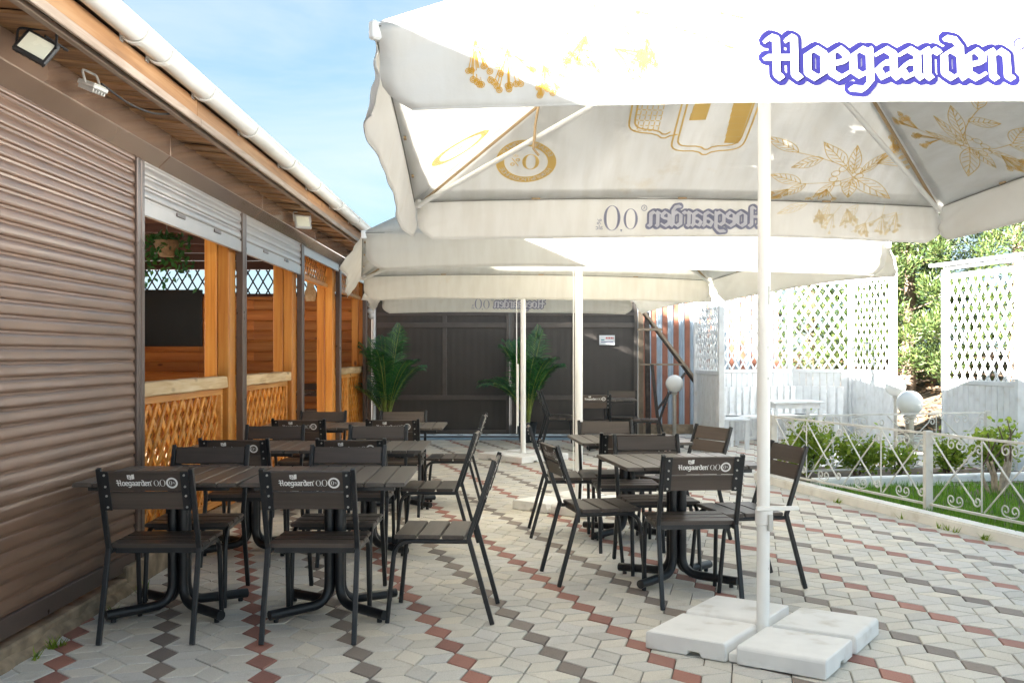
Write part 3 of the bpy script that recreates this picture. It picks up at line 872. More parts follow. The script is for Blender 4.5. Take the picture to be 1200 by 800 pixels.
# gutter and brackets
GX, GZ, GR = -1.83, 2.985, .066
gu = PB(); gu.prism([(GX + GR * math.cos(q), GZ + GR * math.sin(q)) for q in [R(180 + 180 * i / 12) for i in range(13)]] + [(GX + (GR - .006) * math.cos(q), GZ + .0 + (GR - .006) * math.sin(q)) for q in [R(360 - 180 * i / 12) for i in range(13)]], lambda a, b, h: (a, h, b), YS - .2, YE + .2)
# rounded bead on the front lip so that it reads as a tube from below
gu.tube([(GX + GR - .004, YS - .2, GZ + .003), (GX + GR - .004, YE + .2, GZ + .003)], .012, 8)
gutter = gu.obj('gutter', M['gutter'], smooth=True)
brm = MB()
brm.prism([(GX + (GR + .012) * math.cos(q), GZ + (GR + .012) * math.sin(q)) for q in [R(170 + 190 * i / 12) for i in range(13)]] + [(GX + (GR + .001) * math.cos(q), GZ + (GR + .001) * math.sin(q)) for q in [R(360 - 190 * i / 12) for i in range(13)]], lambda a, b, h: (a, h, b), -.022, .022)
brm.box(-1.9045, GX - GR - .002, -.02, .02, GZ - .06, GZ + .005)
brm = brm.mesh('gutter_bracket', M['gutter'], bevel=.002)
y = 2.05
for y in [1.2, 2.1, 2.95, 3.82, 4.9, 5.25, 6.0, 7.0, 8.2, 9.3, 10.5, 11.7, 12.9, 14.1, 15.3, 16.3]:
    link('gutter_bracket', brm, gutter, (0, y, 0))
mb = PB(); mb.tube([(-2.3, 16.72, .03), (-2.3, 16.72, 2.9)], .035, 12); mb.obj('downpipe', M['white_pole'], smooth=True)
# things in the pavilion
tv = thing('television', 'flat black television on the log board end wall', 'television', (-5.85, 16.36, 2.0))
MB().box(-.82, .82, -.03, .03, -.46, .46).obj('casing', M['black'], tv, bevel=.008)
MB().box(-.79, .79, -.0325, -.029, -.43, .43).obj('screen', M['tv'], tv)
hp = thing('hanging_plant', 'trailing plant in a small wicker basket under the pavilion ceiling', 'plant', (-3.05, 8.9, 2.35))
mb = MB(); mb.lathe([(.06, -.08), (.1, 0), (.11, .06), (.09, .06), (.05, -.06)], (0, 0, 0), 14); mb.obj('basket', M['basket'], hp, smooth=True)
mb = MB(); mb.tube([(0, 0, .05), (0, 0, .5)], .006, 6); mb.obj('hanger', M['cord'], hp)
mb = MB()
for i in range(260):
    a = rb.random() * 6.28; r_ = .05 + .2 * rb.random() ** 1.3; z = .12 - (r_ * 2.2) * rb.random(); c = Vector((r_ * math.cos(a), r_ * math.sin(a), z)); s = .035
    e = Vector((rb.random() - .5, rb.random() - .5, rb.random() - .5)).normalized(); f_ = e.orthogonal().normalized()
    mb.add([c - e * s, c + f_ * s * .5, c + e * s, c - f_ * s * .5], [(0, 1, 2, 3)])
mb.obj('foliage', M['palm'], hp, recalc=False)
pl = thing('wooden_plaque', 'small pale carved wooden plaque hanging before the lattice strip', 'ornament', (-3.0, 15.0, 2.42))
mb = MB(); mb.prism([(-.07, -.22), (.07, -.22), (.09, -.08), (.05, 0), (.06, .08), (.025, .17), (-.02, .17), (-.06, .08), (-.05, 0), (-.09, -.08)], lambda a, b, h: (a, h, b), -.01, .01); mb.obj('board', M['cap'], pl, bevel=.004)
mb = MB(); mb.tube([(0, 0, .16), (0, 0, .44)], .004, 6); mb.obj('string', M['cord'], pl)

# floodlights on the eave
def floodlight(loc, rz, tilt, s, frame, label, roll=0.0):
    t = thing('floodlight', label, 'floodlight', loc, rz, 'floodlights under the eave')
    X = Matrix.Rotation(roll, 4, 'Y') @ Matrix.Rotation(tilt, 4, 'X')
    MB().box(-s, s, -.012, .014, -s * .85, s * .85, X).obj('housing', frame, t, bevel=.006)
    MB().box(-s * .78, s * .78, -.0145, -.0115, -s * .62, s * .62, X).obj('led_panel', M['led'], t)
    mb = MB()
    for k in range(5): mb.box(-s * .8 + k * s * .4 - .004, -s * .8 + k * s * .4 + .004, .013, .03, -s * .7, s * .7, X)
    mb.obj('cooling_fin', frame, t)
    mb = MB(); mb.tube(fillet([(-s * 1.06, 0, 0), (-s * 1.06, .02, s * 1.15), (s * 1.06, .02, s * 1.15), (s * 1.06, 0, 0)], .02, 3), .006, 6); mb.obj('bracket', frame, t)
    return t
floodlight((-2.06, 4.36, 2.73), R(12), R(-25), .075, M['black'], 'black floodlight with a pale panel, nearest the camera under the eave', R(28))
floodlight((-2.08, 5.0, 2.735), R(80), R(-70), .06, M['grey_plastic'], 'small floodlight turned edge-on beside its loose cable')
floodlight((-2.08, 10.0, 2.72), R(35), R(-20), .085, M['grey_plastic'], 'pale grey floodlight farther along the shutter boxes')
mb = MB(); mb.tube(smooth_pl([], 0) if False else fillet([(-2.06, 5.05, 2.76), (-2.02, 5.3, 2.72), (-2.0, 5.6, 2.74), (-1.99, 5.85, 2.80)], .12, 4), .006, 6)
tag(mb.obj('cable', M['black']), 'loose black cable hooked between floodlight and soffit', 'cable', None)
mb = MB(); mb.tube(fillet([(-2.05, 4.42, 2.80), (-2.0, 4.55, 2.77), (-2.1, 4.7, 2.83)], .06, 4), .006, 6)
tag(mb.obj('cable', M['black']), 'short black cable above the nearest black floodlight', 'cable', None)

# ------------------------------------------------------------------ gate
GTY = 17.2
gt = thing('gate', 'dark brown sheet metal double gate across the end of the terrace', 'gate', (-.1, GTY, 0))
gi = (.1, -GTY, 0)
def gobj(mb, name, mat, parent=None, **kw):
    o = mb.obj(name, mat, parent or gt, **kw)
    if parent is None: o.location = gi
    return o
def X_(px): return (px - 600) * GTY / 1180
def Z_(py): return 1.4 - (py - 416) * GTY / 1180
gx0, gxm, gx1 = X_(437), X_(598), X_(747)
ZT = 2.38
for nm_, a, b_ in (('leaf', gx0, gxm - .012), ('leaf', gxm + .012, gx1)):
    mb = MB()
    if a < -1: mb.box(b_ + .001, b_ + .023, GTY + .0125, GTY + .02, .055, ZT)
    for z0, z1 in ((.055, .12), (Z_(468.5), Z_(463)), (Z_(384), Z_(378)), (Z_(370), Z_(366.5)), (ZT - .06, ZT)): mb.box(a + .0601, b_ - .0601, GTY - .03, GTY + .01, z0, z1)
    mb.box(a, a + .06, GTY - .032, GTY + .012, .055, ZT).box(b_ - .06, b_, GTY - .032, GTY + .012, .055, ZT)
    xm = X_(521) if a < -1 else X_(673)
    mb.box(xm - .035, xm + .035, GTY - .027, GTY + .008, Z_(463) + .001, ZT - .061)
    lf = gobj(mb, 'gate_frame', M['gate_bar'], bevel=.004)
    for (x0, x1, z0, z1) in ((a, b_, .06, Z_(468.5)), (a, xm, Z_(463), Z_(384)), (xm, b_, Z_(463), Z_(384)), (a, xm, Z_(378), ZT), (xm, b_, Z_(378), ZT)):
        n = max(2, int((x1 - x0) / .06)); pts = []
        for i in range(n + 1):
            xx = x0 + (x1 - x0) * i / n; pts.append((xx, GTY - .008 + (.0018 if i % 2 else 0)))
        mb = MB(); vs = [(x, y, z0) for x, y in pts] + [(x, y, z1) for x, y in pts] ; k = n + 1
        mb.add(vs, [(i, i + 1, k + i + 1, k + i) for i in range(n)]); mb.obj('gate_panel', M['gate'], lf, recalc=False)
MB_ = MB(); MB_.box(gx0 - .1, gx0 - .012, GTY - .04, GTY + .05, 0, ZT + .1); gobj(MB_, 'gate_post', M['gate_bar'], bevel=.006)
MB_ = MB(); MB_.box(gx1 + .012, gx1 + .1, GTY - .04, GTY + .05, 0, ZT + .1); gobj(MB_, 'gate_post', M['steel_tan'], bevel=.006)
MB_ = MB(); MB_.box(gx0, gx1, GTY - .1, GTY + .06, -.01, .028); gobj(MB_, 'threshold', M['gate_bar'])
structure(MB().box(-2.3, 1.4, 16.62, 17.08, .001, .006).obj('painted_strip', M['blue_paint']))
sg = thing('sign', 'small white notice with red lettering on the brown gate', 'sign', (X_(711), GTY - .05, Z_(398.5)))
MB().box(-.133, .133, -.004, .004, -.082, .082).obj('plate', M['sign_white'], sg, bevel=.002)
fl = lambda a, b, d: (a, -.0045 - d, b)
print_obj('print', [[(-.02 + .028 * k, .02), (-.002 + .028 * k, .02), (-.002 + .028 * k, .05), (-.02 + .028 * k, .05)] for k in range(5)], fl, .0005, M['red_ink'], sg)
print_obj('print', [[(-.1, -.005), (-.045, -.005), (-.045, .012), (-.1, .012)]], fl, .0005, M['teal_ink'], sg)
print_obj('print', [[(-.1 + .021 * k, -.04), (-.083 + .021 * k, -.04), (-.083 + .021 * k, -.024), (-.1 + .021 * k, -.024)] for k in range(10)], fl, .0005, M['bluegrey_ink'], sg)
# leaning dark steel frame and bracing beside the gate
bf = thing('steel_brace', 'dark rusty steel post with diagonal braces between gate and striped fence', 'bracing', (2.4, 17.1, 0))
bi = (-2.4, -17.1, 0)
def bar(p, q, r, mat, name):
    mb = MB(); mb.tube([p, q], r, 4, rot=PI / 4); o = mb.obj(name, mat, bf); o.location = bi
Yb = 16.9
def PX(px, py, Y): return ((px - 600) * Y / 1180, Y, 1.4 - (py - 416) * Y / 1180)
bar(PX(758, 366, Yb), PX(760, 534, Yb), .055, M['steel'], 'post')
bar(PX(752, 362, Yb - .1), PX(816, 446, Yb + .3), .032, M['steel_tan'], 'diagonal_brace')
bar(PX(752, 364, Yb - .06), PX(815, 449, Yb + .34), .03, M['steel'], 'diagonal_brace')
bar(PX(750, 427, Yb - .1), PX(802, 427, Yb + .2), .022, M['steel_tan'], 'cross_bar')
bar(PX(803, 437, Yb + .2), PX(770, 480, Yb - .1), .022, M['steel'], 'diagonal_brace')
bar(PX(764, 427, Yb - .15), PX(775, 532, Yb - .3), .035, M['steel'], 'strut')
bar(PX(747, 386, Yb - .12), PX(776, 386, Yb - .1), .03, M['steel_tan'], 'hinge_arm')
# striped picket fence
pf = thing('picket_fence', 'fence of grey blue and brick red upright steel pickets behind the braces', 'fence', (4.2, 18.1, 0))
bl = MB(); bl.prism([(-.05, 0), (-.036, -.014), (-.012, -.014), (0, -.006), (.012, -.014), (.036, -.014), (.05, 0), (.05, .002), (-.05, .002)], lambda a, b, h: (a, b, h), .06, 2.55); bl = bl.mesh('picket', M['picket_blue'])
rd = MB(); rd.prism([(-.05, 0), (-.036, -.012), (.036, -.012), (.05, 0), (.05, .002), (-.05, .002)], lambda a, b, h: (a, b, h), .06, 2.52); rd = rd.mesh('picket', M['picket_red'])
for k in range(13):
    link('picket', bl, pf, (-1.95 + .2 * k, 0, 0)); link('picket', rd, pf, (-1.85 + .2 * k, .012, 0))
for z in (.4, 2.1): MB().box(-2, .7, .05, .09, z, z + .04).obj('fence_rail', M['steel'], pf)
mb = MB(); mb.box(-2.1, .75, -.06, .12, -.05, .16); mb.obj('footing', M['plinth'], pf)

# ------------------------------------------------------------------ white lattice enclosures
def enclosure(name, label, pts, zb, z0, z1, pitch, ang, extra_posts=(), w=.03):
    t = thing(name, label, 'pavilion', (pts[0][0], pts[0][1], 0))
    inv = (-pts[0][0], -pts[0][1], 0)
    for i, p in enumerate(list(pts) + list(extra_posts)):
        mb = MB(); mb.box(p[0] - .04, p[0] + .04, p[1] - .04, p[1] + .04, 0, z1 + .06); o = mb.obj('post', M['white_wood'], t, bevel=.005); o.location = inv
    for P, Q in zip(pts, pts[1:]):
        P = Vector(P); Q = Vector(Q); d = (Q - P).normalized(); nr = Vector((d.y, -d.x)); L = (Q - P).length
        F = lambda a, b, h: ((P + d * a + nr * b).x, (P + d * a + nr * b).y, h)
        for h0, h1 in ((z1 - .06, z1), (zb, zb + .05), (z0 - .03, z0 + .03)):
            mb = MB(); mb.prism([(.041, -.028), (L - .041, -.028), (L - .041, .028), (.041, .028)], F, h0, h1)
            fr = mb.obj('panel_rail', M['white_wood'], t, bevel=.004); fr.location = inv
        mb = MB(); mb.prism([(.02, -.05), (L + .02, -.05), (L + .02, .05), (.02, .05)], F, z1 + .062, z1 + .1); o = mb.obj('top_rail', M['white_wood'], t, bevel=.005); o.location = inv
        n = max(1, round((L - .09) / .105)); bw = (L - .09) / n
        for k in range(n):
            a0 = .045 + bw * k; mb = MB()
            dz = rb.random() * .006
            mb.prism([(a0 + .003, -.009 + dz), (a0 + bw - .003, -.009 + dz), (a0 + bw - .003, .009 + dz), (a0 + .003, .009 + dz)], F, zb + .052, z0 - .032)
            mb.obj('wall_board', M['white_wood'], fr, bevel=.003)
        lattice(fr, P + d * .04, Q - d * .04, z0 + .02, z1 - .05, pitch, ang, w, .009, M['white_wood'])
    return t
e1 = enclosure('lattice_enclosure', 'white lattice enclosure with a slatted bench in it beyond the bases and lamps', [(2.95, 14.2), (2.93, 16.0), (4.62, 16.75), (5.5, 16.35), (5.78, 15.25)], .02, 1.14, 2.62, .15, 57)
e2 = enclosure('lattice_enclosure', 'white lattice enclosure at the right edge behind the lawn fence', [(5.62, 13.05), (5.92, 11.75), (7.3, 11.5), (8.5, 12.2)], .02, 1.06, 2.44, .15, 58)
mb = MB(); mb.prism([(5.44, 13.15), (5.5, 13.22), (7.4, 11.42), (7.3, 11.3), (5.85, 11.6)], lambda a, b, h: (a, b, h), 2.545, 2.58); o = mb.obj('cornice', M['white_wood'], e2, bevel=.006); o.location = (-5.62, -13.05, 0)
# bench
bn = thing('bench', 'white slatted bench curving round inside the lattice enclosure', 'bench', (4.2, 15.9, 0))
bw_ = (-4.2, -15.9, 0)
BP = [(3.12, 14.85), (3.14, 15.75), (4.62, 16.42), (5.32, 16.1)]
for P, Q in zip(BP, BP[1:]):
    P = Vector(P); Q = Vector(Q); d = (Q - P).normalized(); nr = Vector((d.y, -d.x)); L = (Q - P).length
    F = lambda a, b, h: ((P + d * a + nr * b).x, (P + d * a + nr * b).y, h)
    mb = MB(); mb.prism([(0.02, .02), (L - .02, .02), (L - .02, .4), (.02, .4)], F, .42, .455); o = mb.obj('seat', M['white_wood'], bn, bevel=.006); o.location = bw_
    mb = MB(); mb.prism([(0, -.012), (L, -.012), (L, .012), (0, .012)], F, .80, .84); o = mb.obj('back_rail', M['white_wood'], bn); o.location = bw_
    n = max(2, round(L / .135))
    for k in range(n):
        a0 = L * (k + .5) / n
        mb = MB(); mb.prism([(a0 - .045, .014), (a0 + .045, .014), (a0 + .045, .034), (a0 - .045, .034)], F, .456, .90); o = mb.obj('back_slat', M['white_wood'], bn, bevel=.004); o.location = bw_
    for a0, b0 in ((.08, .06), (.08, .36), (L - .08, .36), (L - .08, .06)):
        mb = MB(); mb.prism([(a0 - .03, b0 - .03), (a0 + .03, b0 - .03), (a0 + .03, b0 + .03), (a0 - .03, b0 + .03)], F, 0, .418); o = mb.obj('leg', M['white_wood'], bn); o.location = bw_
wt = thing('white_table', 'white painted garden table before the slatted bench', 'table', (4.0, 14.4, 0), R(4))
MB().box(-.37, .37, -.3, .3, .72, .75).obj('tabletop', M['white_wood'], wt, bevel=.006)
MB().box(-.32, .32, -.25, .25, .65, .7195).obj('apron', M['white_wood'], wt)
for sx in (-1, 1):
    for sy in (-1, 1): MB().box(sx * .32 - .025, sx * .32 + .025, sy * .25 - .025, sy * .25 + .025, 0, .649).obj('leg', M['white_wood'], wt)

# ------------------------------------------------------------------ globe lamps
def lamp(x, y, zc, r, pr, label, mat):
    t = thing('globe_lamp', label, 'garden lamp', (x, y, 0), 0, 'white globe garden lamps')
    mb = MB(); mb.tube([(0, 0, -.02), (0, 0, zc - r * .93)], pr, 16); mb.obj('post', mat, t, smooth=True)
    mb = MB(); mb.lathe([(pr * 1.0, 0), (pr * 1.55, .015), (pr * 1.55, .035), (pr * 1.1, .05)], (0, 0, zc - r - .035), 16); mb.obj('collar', mat, t, smooth=True)
    mb = MB(); mb.ball((0, 0, zc), r, 32, 20); mb.obj('globe', M['lamp_glass'], t, smooth=True)
    mb = MB(); mb.lathe([(pr * 2, 0), (pr * 2, .02), (pr * 1.2, .03)], (0, 0, -.01), 16); mb.obj('base_plate', mat, t, smooth=True)
lamp(4.72, 11.95, .83, .152, .05, 'large white globe lamp on a thick post in the planting bed', M['chrome'])
lamp(5.62, 14.75, .95, .150, .028, 'white globe lamp half hidden behind the corner of the lattice enclosure', M['chrome'])
lamp(2.5, 15.5, .96, .137, .03, 'white globe lamp on a thin pole before the striped picket fence', M['chrome'])

# ------------------------------------------------------------------ wrought iron fence
def spiral(c, r, turns, a0, sgn, d, nr, n=18):
    out = []
    for i in range(n + 1):
        t = i / n; a = a0 + sgn * turns * 2 * PI * t; rr = r * (1 - .72 * t)
        out.append((c[0] + rr * math.cos(a), c[1] + rr * math.sin(a)))
    return out
def fence_run(t, inv, P, Q, h0, h1, nmot):
    P = Vector(P); Q = Vector(Q); d = (Q - P).normalized(); L = (Q - P).length
    W3 = lambda a, z, o=0: (P.x + d.x * a - d.y * o, P.y + d.y * a + d.x * o, z)
    def tube(pl, r, name, o=0):
        mb = MB(); mb.tube([W3(a, z, o) for a, z in pl], r, 6); ob = mb.obj(name, M['white_iron'], t, smooth=True); ob.location = inv
    for z, r in ((h1 - .012, .014), (h0 + .05, .014)):
        mb = MB(); mb.tube([W3(.03, z), W3(L - .03, z)], r, 4, rot=PI / 4); ob = mb.obj('rail', M['white_iron'], t); ob.location = inv
    w = (L - .06) / nmot; zt, zb = h1 - .03, h0 + .07; zm = (zt + zb) / 2; hh = zt - zb
    for k in range(nmot):
        a = .03 + k * w
        tube([(a + w / 2, zb), (a + w / 2, zt)], .007, 'bar')
        for s in (0, 1):
            x = a + s * w / 2; ww = w / 2
            # crossing scroll bars with curled ends
            for up in (1, -1):
                o = .008 * up
                za, zc = (zb, zt) if up > 0 else (zt, zb)
                line = [(x + .02, za), (x + ww * .5, zm), (x + ww * .86, zc - up * hh * .14)]
                cx, cz = x + ww * .86 + up * 0 + .035, zc - up * hh * .14 + up * .0
                a0 = PI
                sp = spiral((line[-1][0] + .045, line[-1][1]), .045, 1.15, PI, -up, d, 0)
                tube(line + sp[1:], .0075, 'scroll_bar', o)
            for zc, up in ((zt - .055, 1), (zb + .055, -1)):
                sp = spiral((x + ww * .5 - .05, zc), .048, 1.2, PI / 2 * up, up, d, 0); tube([(x + ww * .5, zc + up * .055)] + sp, .006, 'scroll', .004)
                sp = spiral((x + ww * .5 + .05, zc), .048, 1.2, PI / 2 * up, -up, d, 0); tube([(x + ww * .5, zc + up * .055)] + sp, .006, 'scroll', -.004)
FP = [(2.88, 11.09), (3.61, 8.74), (4.34, 6.39), (5.07, 4.04)]
t = thing('iron_fence', 'white wrought iron fence with scrolls along the lawn', 'fence', (FP[1][0], FP[1][1], 0))
inv = (-FP[1][0], -FP[1][1], 0)
for i, p in enumerate(FP):
    mb = MB(); mb.box(p[0] - .032, p[0] + .032, p[1] - .032, p[1] + .032, -.02, .745); ob = mb.obj('post', M['white_iron'], t, bevel=.004); ob.location = inv
for P, Q in zip(FP, FP[1:]): fence_run(t, inv, P, Q, .06, .735, 2)
t2 = thing('iron_fence', 'white wrought iron fence behind the planting bed', 'fence', (5.62, 11.9, 0))
inv = (-5.62, -11.9, 0)
mb = MB(); mb.box(5.59, 5.65, 11.87, 11.93, -.02, .745); ob = mb.obj('post', M['white_iron'], t2, bevel=.004); ob.location = inv
fence_run(t2, inv, (2.92, 11.12), (5.62, 11.9), .06, .735, 2)

# ------------------------------------------------------------------ parasols
def slab_mesh(L, h):
    mb = MB()
    prof = [(0, 0), (L * .30, 0), (L * .32, .022), (L * .46, .022), (L * .48, 0), (L, 0), (L, h - .012), (L - .012, h), (.012, h), (0, h - .012)]
    mb.prism(prof, lambda a, b, q: (a, q, b), .0, L)
    return mb.mesh('base_slab', M['white_concrete'], bevel=.005)
SLAB = .405
slab_me = slab_mesh(SLAB, .085)
def parasol(c, rot, a, eave, hub, apex, drop, flare, cloth, base_rot, label, pole_r=.031, arch=.04, lean=(0, 0)):
    t = thing('parasol', label, 'parasol', (c[0], c[1], 0), rot, 'white square parasols on slab bases')
    Ls = math.hypot(a, apex - eave); m = (apex - eave) / a
    rnd = random.Random(int(c[1] * 10))
    ph = [rnd.random() * 6 for _ in range(12)]
    def rotk(k, p):
        q = k * PI / 2; cs, sn = math.cos(q), math.sin(q)
        return (cs * p[0] - sn * p[1], sn * p[0] + cs * p[1], p[2])
    def Pn(k, x, v, d=0.0):
        e = max(0.0, 1 - (x / a) ** 2)
        half = a * max(1e-3, 1 - v); xr = max(-1, min(1, x / half))
        sag = -.05 * math.sin(PI * min(1, v * 1.0)) * (1 - xr * xr)
        wr = (.012 * math.sin(4 * x + 7 * v + ph[k]) + .006 * math.sin(9 * x - 12 * v + ph[k + 4]) + .004 * math.sin(19 * x * (1 - .4 * v) + 16 * v + ph[k + 8]) + .010 * math.sin(26 * (v - .3 * abs(x) / a) + ph[k]) * abs(xr) ** 2) * (1 - v) * math.sin(PI * min(1, v + .02)) * (1 - xr ** 4)
        y = -a * (1 - v); z = eave + arch * e * (1 - v) ** 2 + (apex - eave) * v + sag + wr
        nn = 1 / math.hypot(1, m)
        return rotk(k, (x, y - d * m * nn, z + d * nn))
    def Vn(k, x, tt, d=0.0):
        e = max(0.0, 1 - (x / a) ** 2)
        cr = .008 * math.sin(30 * (abs(x) / a - .55 * tt) + ph[k + 6]) * abs(x / a) ** 3 * math.sin(PI * min(1, tt * 1.1))
        fl = flare[k]
        wv = .012 * math.sin(2.2 * x + ph[k]) + .005 * math.sin(5.5 * x + 2.2 * tt + ph[k + 4]) + .0025 * math.sin(13 * x + 3 * tt + ph[k + 8])
        y = -a - fl * tt ** 1.4 - wv * tt - cr - d
        edge = abs(x / a) ** 8
        y += .10 * edge * tt * (1 if fl < .08 else -.3)
        z = eave + arch * e - drop * tt * (1 - .025 * math.sin(2 * x + ph[k + 2])) + fl * .15 * tt
        return rotk(k, (x, y, z))
    for k in range(4):
        mb = MB(); mb.grid(lambda u, v: Pn(k, (2 * u - 1) * a * (1 - v * .985), v * .985), 28, 18)
        o = mb.obj('canopy_panel', cloth, t, smooth=True, recalc=False)
        md = o.modifiers.new('thickness', 'SOLIDIFY'); md.thickness = .0015; md.offset = 0
        def rr(tt): return .012 + .055 * max(0, (tt - .55) / .45) ** 2.2
        mb = MB(); mb.grid(lambda u, v: Vn(k, (2 * u - 1) * a * (1 - rr(v)), v), 64, 10)
        o = mb.obj('valance', cloth, t, smooth=True, recalc=False)
        md = o.modifiers.new('thickness', 'SOLIDIFY'); md.thickness = .0015; md.offset = 0
        hem = [Vn(k, (2 * i / 48 - 1) * a * (1 - rr(1)), 1.0) for i in range(49)]
        mb = MB(); mb.tube(hem, .0035, 5); mb.obj('hem', cloth, t, smooth=True)
        eg = [Pn(k, (2 * i / 24 - 1) * a * .99, 0.0, -.006) for i in range(25)]
        mb = MB(); mb.tube(eg, .0035, 5); mb.obj('edge_cord', M['cord'], t, smooth=True)
        # small fixing tabs on the eave
        for xx in (-.55, .0, .55):
            p = Pn(k, xx * a, .008, -.012); mb = MB(); mb.box(-.028, .028, -.006, .006, -.005, .005, Matrix.Translation(p) @ Matrix.Rotation(k * PI / 2, 4, 'Z')); mb.obj('fixing_tab', M['strap'], t)
        # arm from the hub to the corner
        q = k * PI / 2 + PI / 4; R2 = a * math.sqrt(2) - .03
        mb = MB(); mb.tube([(.05 * math.cos(q), .05 * math.sin(q), hub), (R2 * math.cos(q), R2 * math.sin(q), eave - .03)], .0165, 10); mb.obj('arm', M['white_pole'], t, smooth=True)
        mb = MB(); mb.box(R2 - .03, R2 + .035, -.014, .014, eave - .045, eave + .012, Matrix.Rotation(q, 4, 'Z')); mb.obj('corner_bracket', M['white_pole'], t, bevel=.006)
        # upper rib under the hip seam
        mb = MB(); mb.tube([(.03 * math.cos(q), .03 * math.sin(q), apex - .06)] + [(R2 * s * math.cos(q), R2 * s * math.sin(q), apex - .03 + (eave - apex) * s) for s in (.25, .5, .75, .98)], .010, 6); mb.obj('rib', M['strap'], t)
    mb = MB(); mb.tube([(lean[0], lean[1], .0), (0, 0, hub + .1), (0, 0, apex - .02)], pole_r, 20); mb.obj('pole', M['white_pole'], t, smooth=True)
    mb = MB(); mb.lathe([(pole_r + .002, -.09), (.075, -.06), (.075, .03), (pole_r + .002, .05)], (0, 0, hub), 16); mb.obj('hub', M['white_pole'], t, smooth=True)
    mb = MB(); mb.lathe([(.09, 0), (.10, .02), (.05, .05), (.012, .06)], (0, 0, apex - .03), 16); mb.obj('cap', M['white_pole'], t, smooth=True)
    # base: four slabs and the steel cross between them
    g = .028
    for ax in range(4):
        o = link('base_slab', slab_me, t); o.rotation_euler = (0, 0, base_rot - rot + ax * PI / 2)
        v = Matrix.Rotation(base_rot - rot + ax * PI / 2, 4, 'Z') @ Vector((g, g - .004, .003 + .002 * (ax % 2))); o.location = v
    Xb = Matrix.Rotation(base_rot - rot, 4, 'Z')
    mb = MB(); mb.box(-.41, .41, -.022, .022, .004, .045, Xb); mb.obj('base_cross', M['white_concrete'], t, bevel=.004)
    mb = MB(); mb.box(-.0215, .0215, -.41, -.0225, .0042, .0452, Xb).box(-.0215, .0215, .0225, .41, .0042, .0452, Xb); mb.obj('base_cross', M['white_concrete'], t, bevel=.004)
    return t, Pn, Vn, Ls

PA, PE, PD = 1.77, 2.40, .255
par1, Pn1, Vn1, L1 = parasol((1.235, 4.92), R(3.5), PA, PE, 3.08, 3.56, PD, (.02, .05, .02, .055), M['cloth'], R(-34), 'large white parasol nearest the camera with blue lettering on its valance', lean=(-.012, -.01))
# crank bar and clamp on the near pole
mb = MB(); mb.box(-.055, .155, -.05, -.031, .648, .668); mb.obj('crank_bar', M['white_pole'], par1, bevel=.003)
mb = MB(); mb.lathe([(.033, 0), (.042, .004), (.042, .07), (.033, .075)], (-.006, -.006, .575), 18); mb.obj('clamp', M['white_pole'], par1, smooth=True)
mb = MB(); mb.box(.0, .022, -.062, -.034, .55, .63); mb.obj('clamp_lever', M['grey_plastic'], par1, bevel=.003)
mb = MB(); mb.box(.004, .014, -.034, -.028, 1.645, 1.735); mb.obj('key_slot', M['grey_plastic'], par1, bevel=.002)
for z in (1.43, 1.28, .36): mb = MB(); mb.box(.0, .008, -.035, -.029, z, z + .012); mb.obj('rivet', M['grey_plastic'], par1)
# printing -------------------------------------------------
def logo_polys(x0, yb, s, sy):
    st, x1 = word('Hoegaarden', 0, 0, 1.0)
    sc = lambda polys: [[(x0 + p[0] * s, yb + p[1] * sy) for p in q] for q in polys]
    return sc(strokes_polys(st, .262, 5, 1.0)), sc(nib_polys(st, .118, R(35), .2, .45)), x0 + x1 * s
def valance_art(t, V, k, drop, ink1, ink2, sgn, suffix=True):
    X0 = -.56; D = X0 + .425
    fn = lambda a, b, d: V(k, a, (drop - b) / drop, d)
    o1, o2, xe = logo_polys(X0, .072, .094, .092)
    print_obj('lettering', o1, fn, sgn * .003, ink1, t); print_obj('lettering', o2, fn, sgn * .0052, ink2, t)
    if suffix:
        z = zero(.475 + D, .118, .048, .068, .016, .005) + zero(.6 + D, .125, .056, .082, .019, .006) + [[(.53 + D, .05), (.545 + D, .052), (.538 + D, .032)]]
        print_obj('lettering', z, fn, sgn * .003, ink1, t)
        print_obj('lettering', font_polys('%', .05, .685 + D, .1) + font_polys('alc', .045, .685 + D, .065), fn, sgn * .003, ink1, t)
    r = strokes_polys([arc(.385 + D, .19, .018, .018, 0, 360, 14)], .002, 2) + font_polys('R', .026, .385 + D, .19)
    print_obj('registered_mark', r, fn, sgn * .003, ink1, t)
valance_art(par1, Vn1, 0, PD, M['blue_ink'], M['lilac_ink'], 1)
valance_art(par1, Vn1, 2, PD, M['grey_ink'], M['pale_ink'], -1)
def clipb(polys, lo, hi): return [p for p in polys if all(lo <= q[1] <= hi for q in p)]
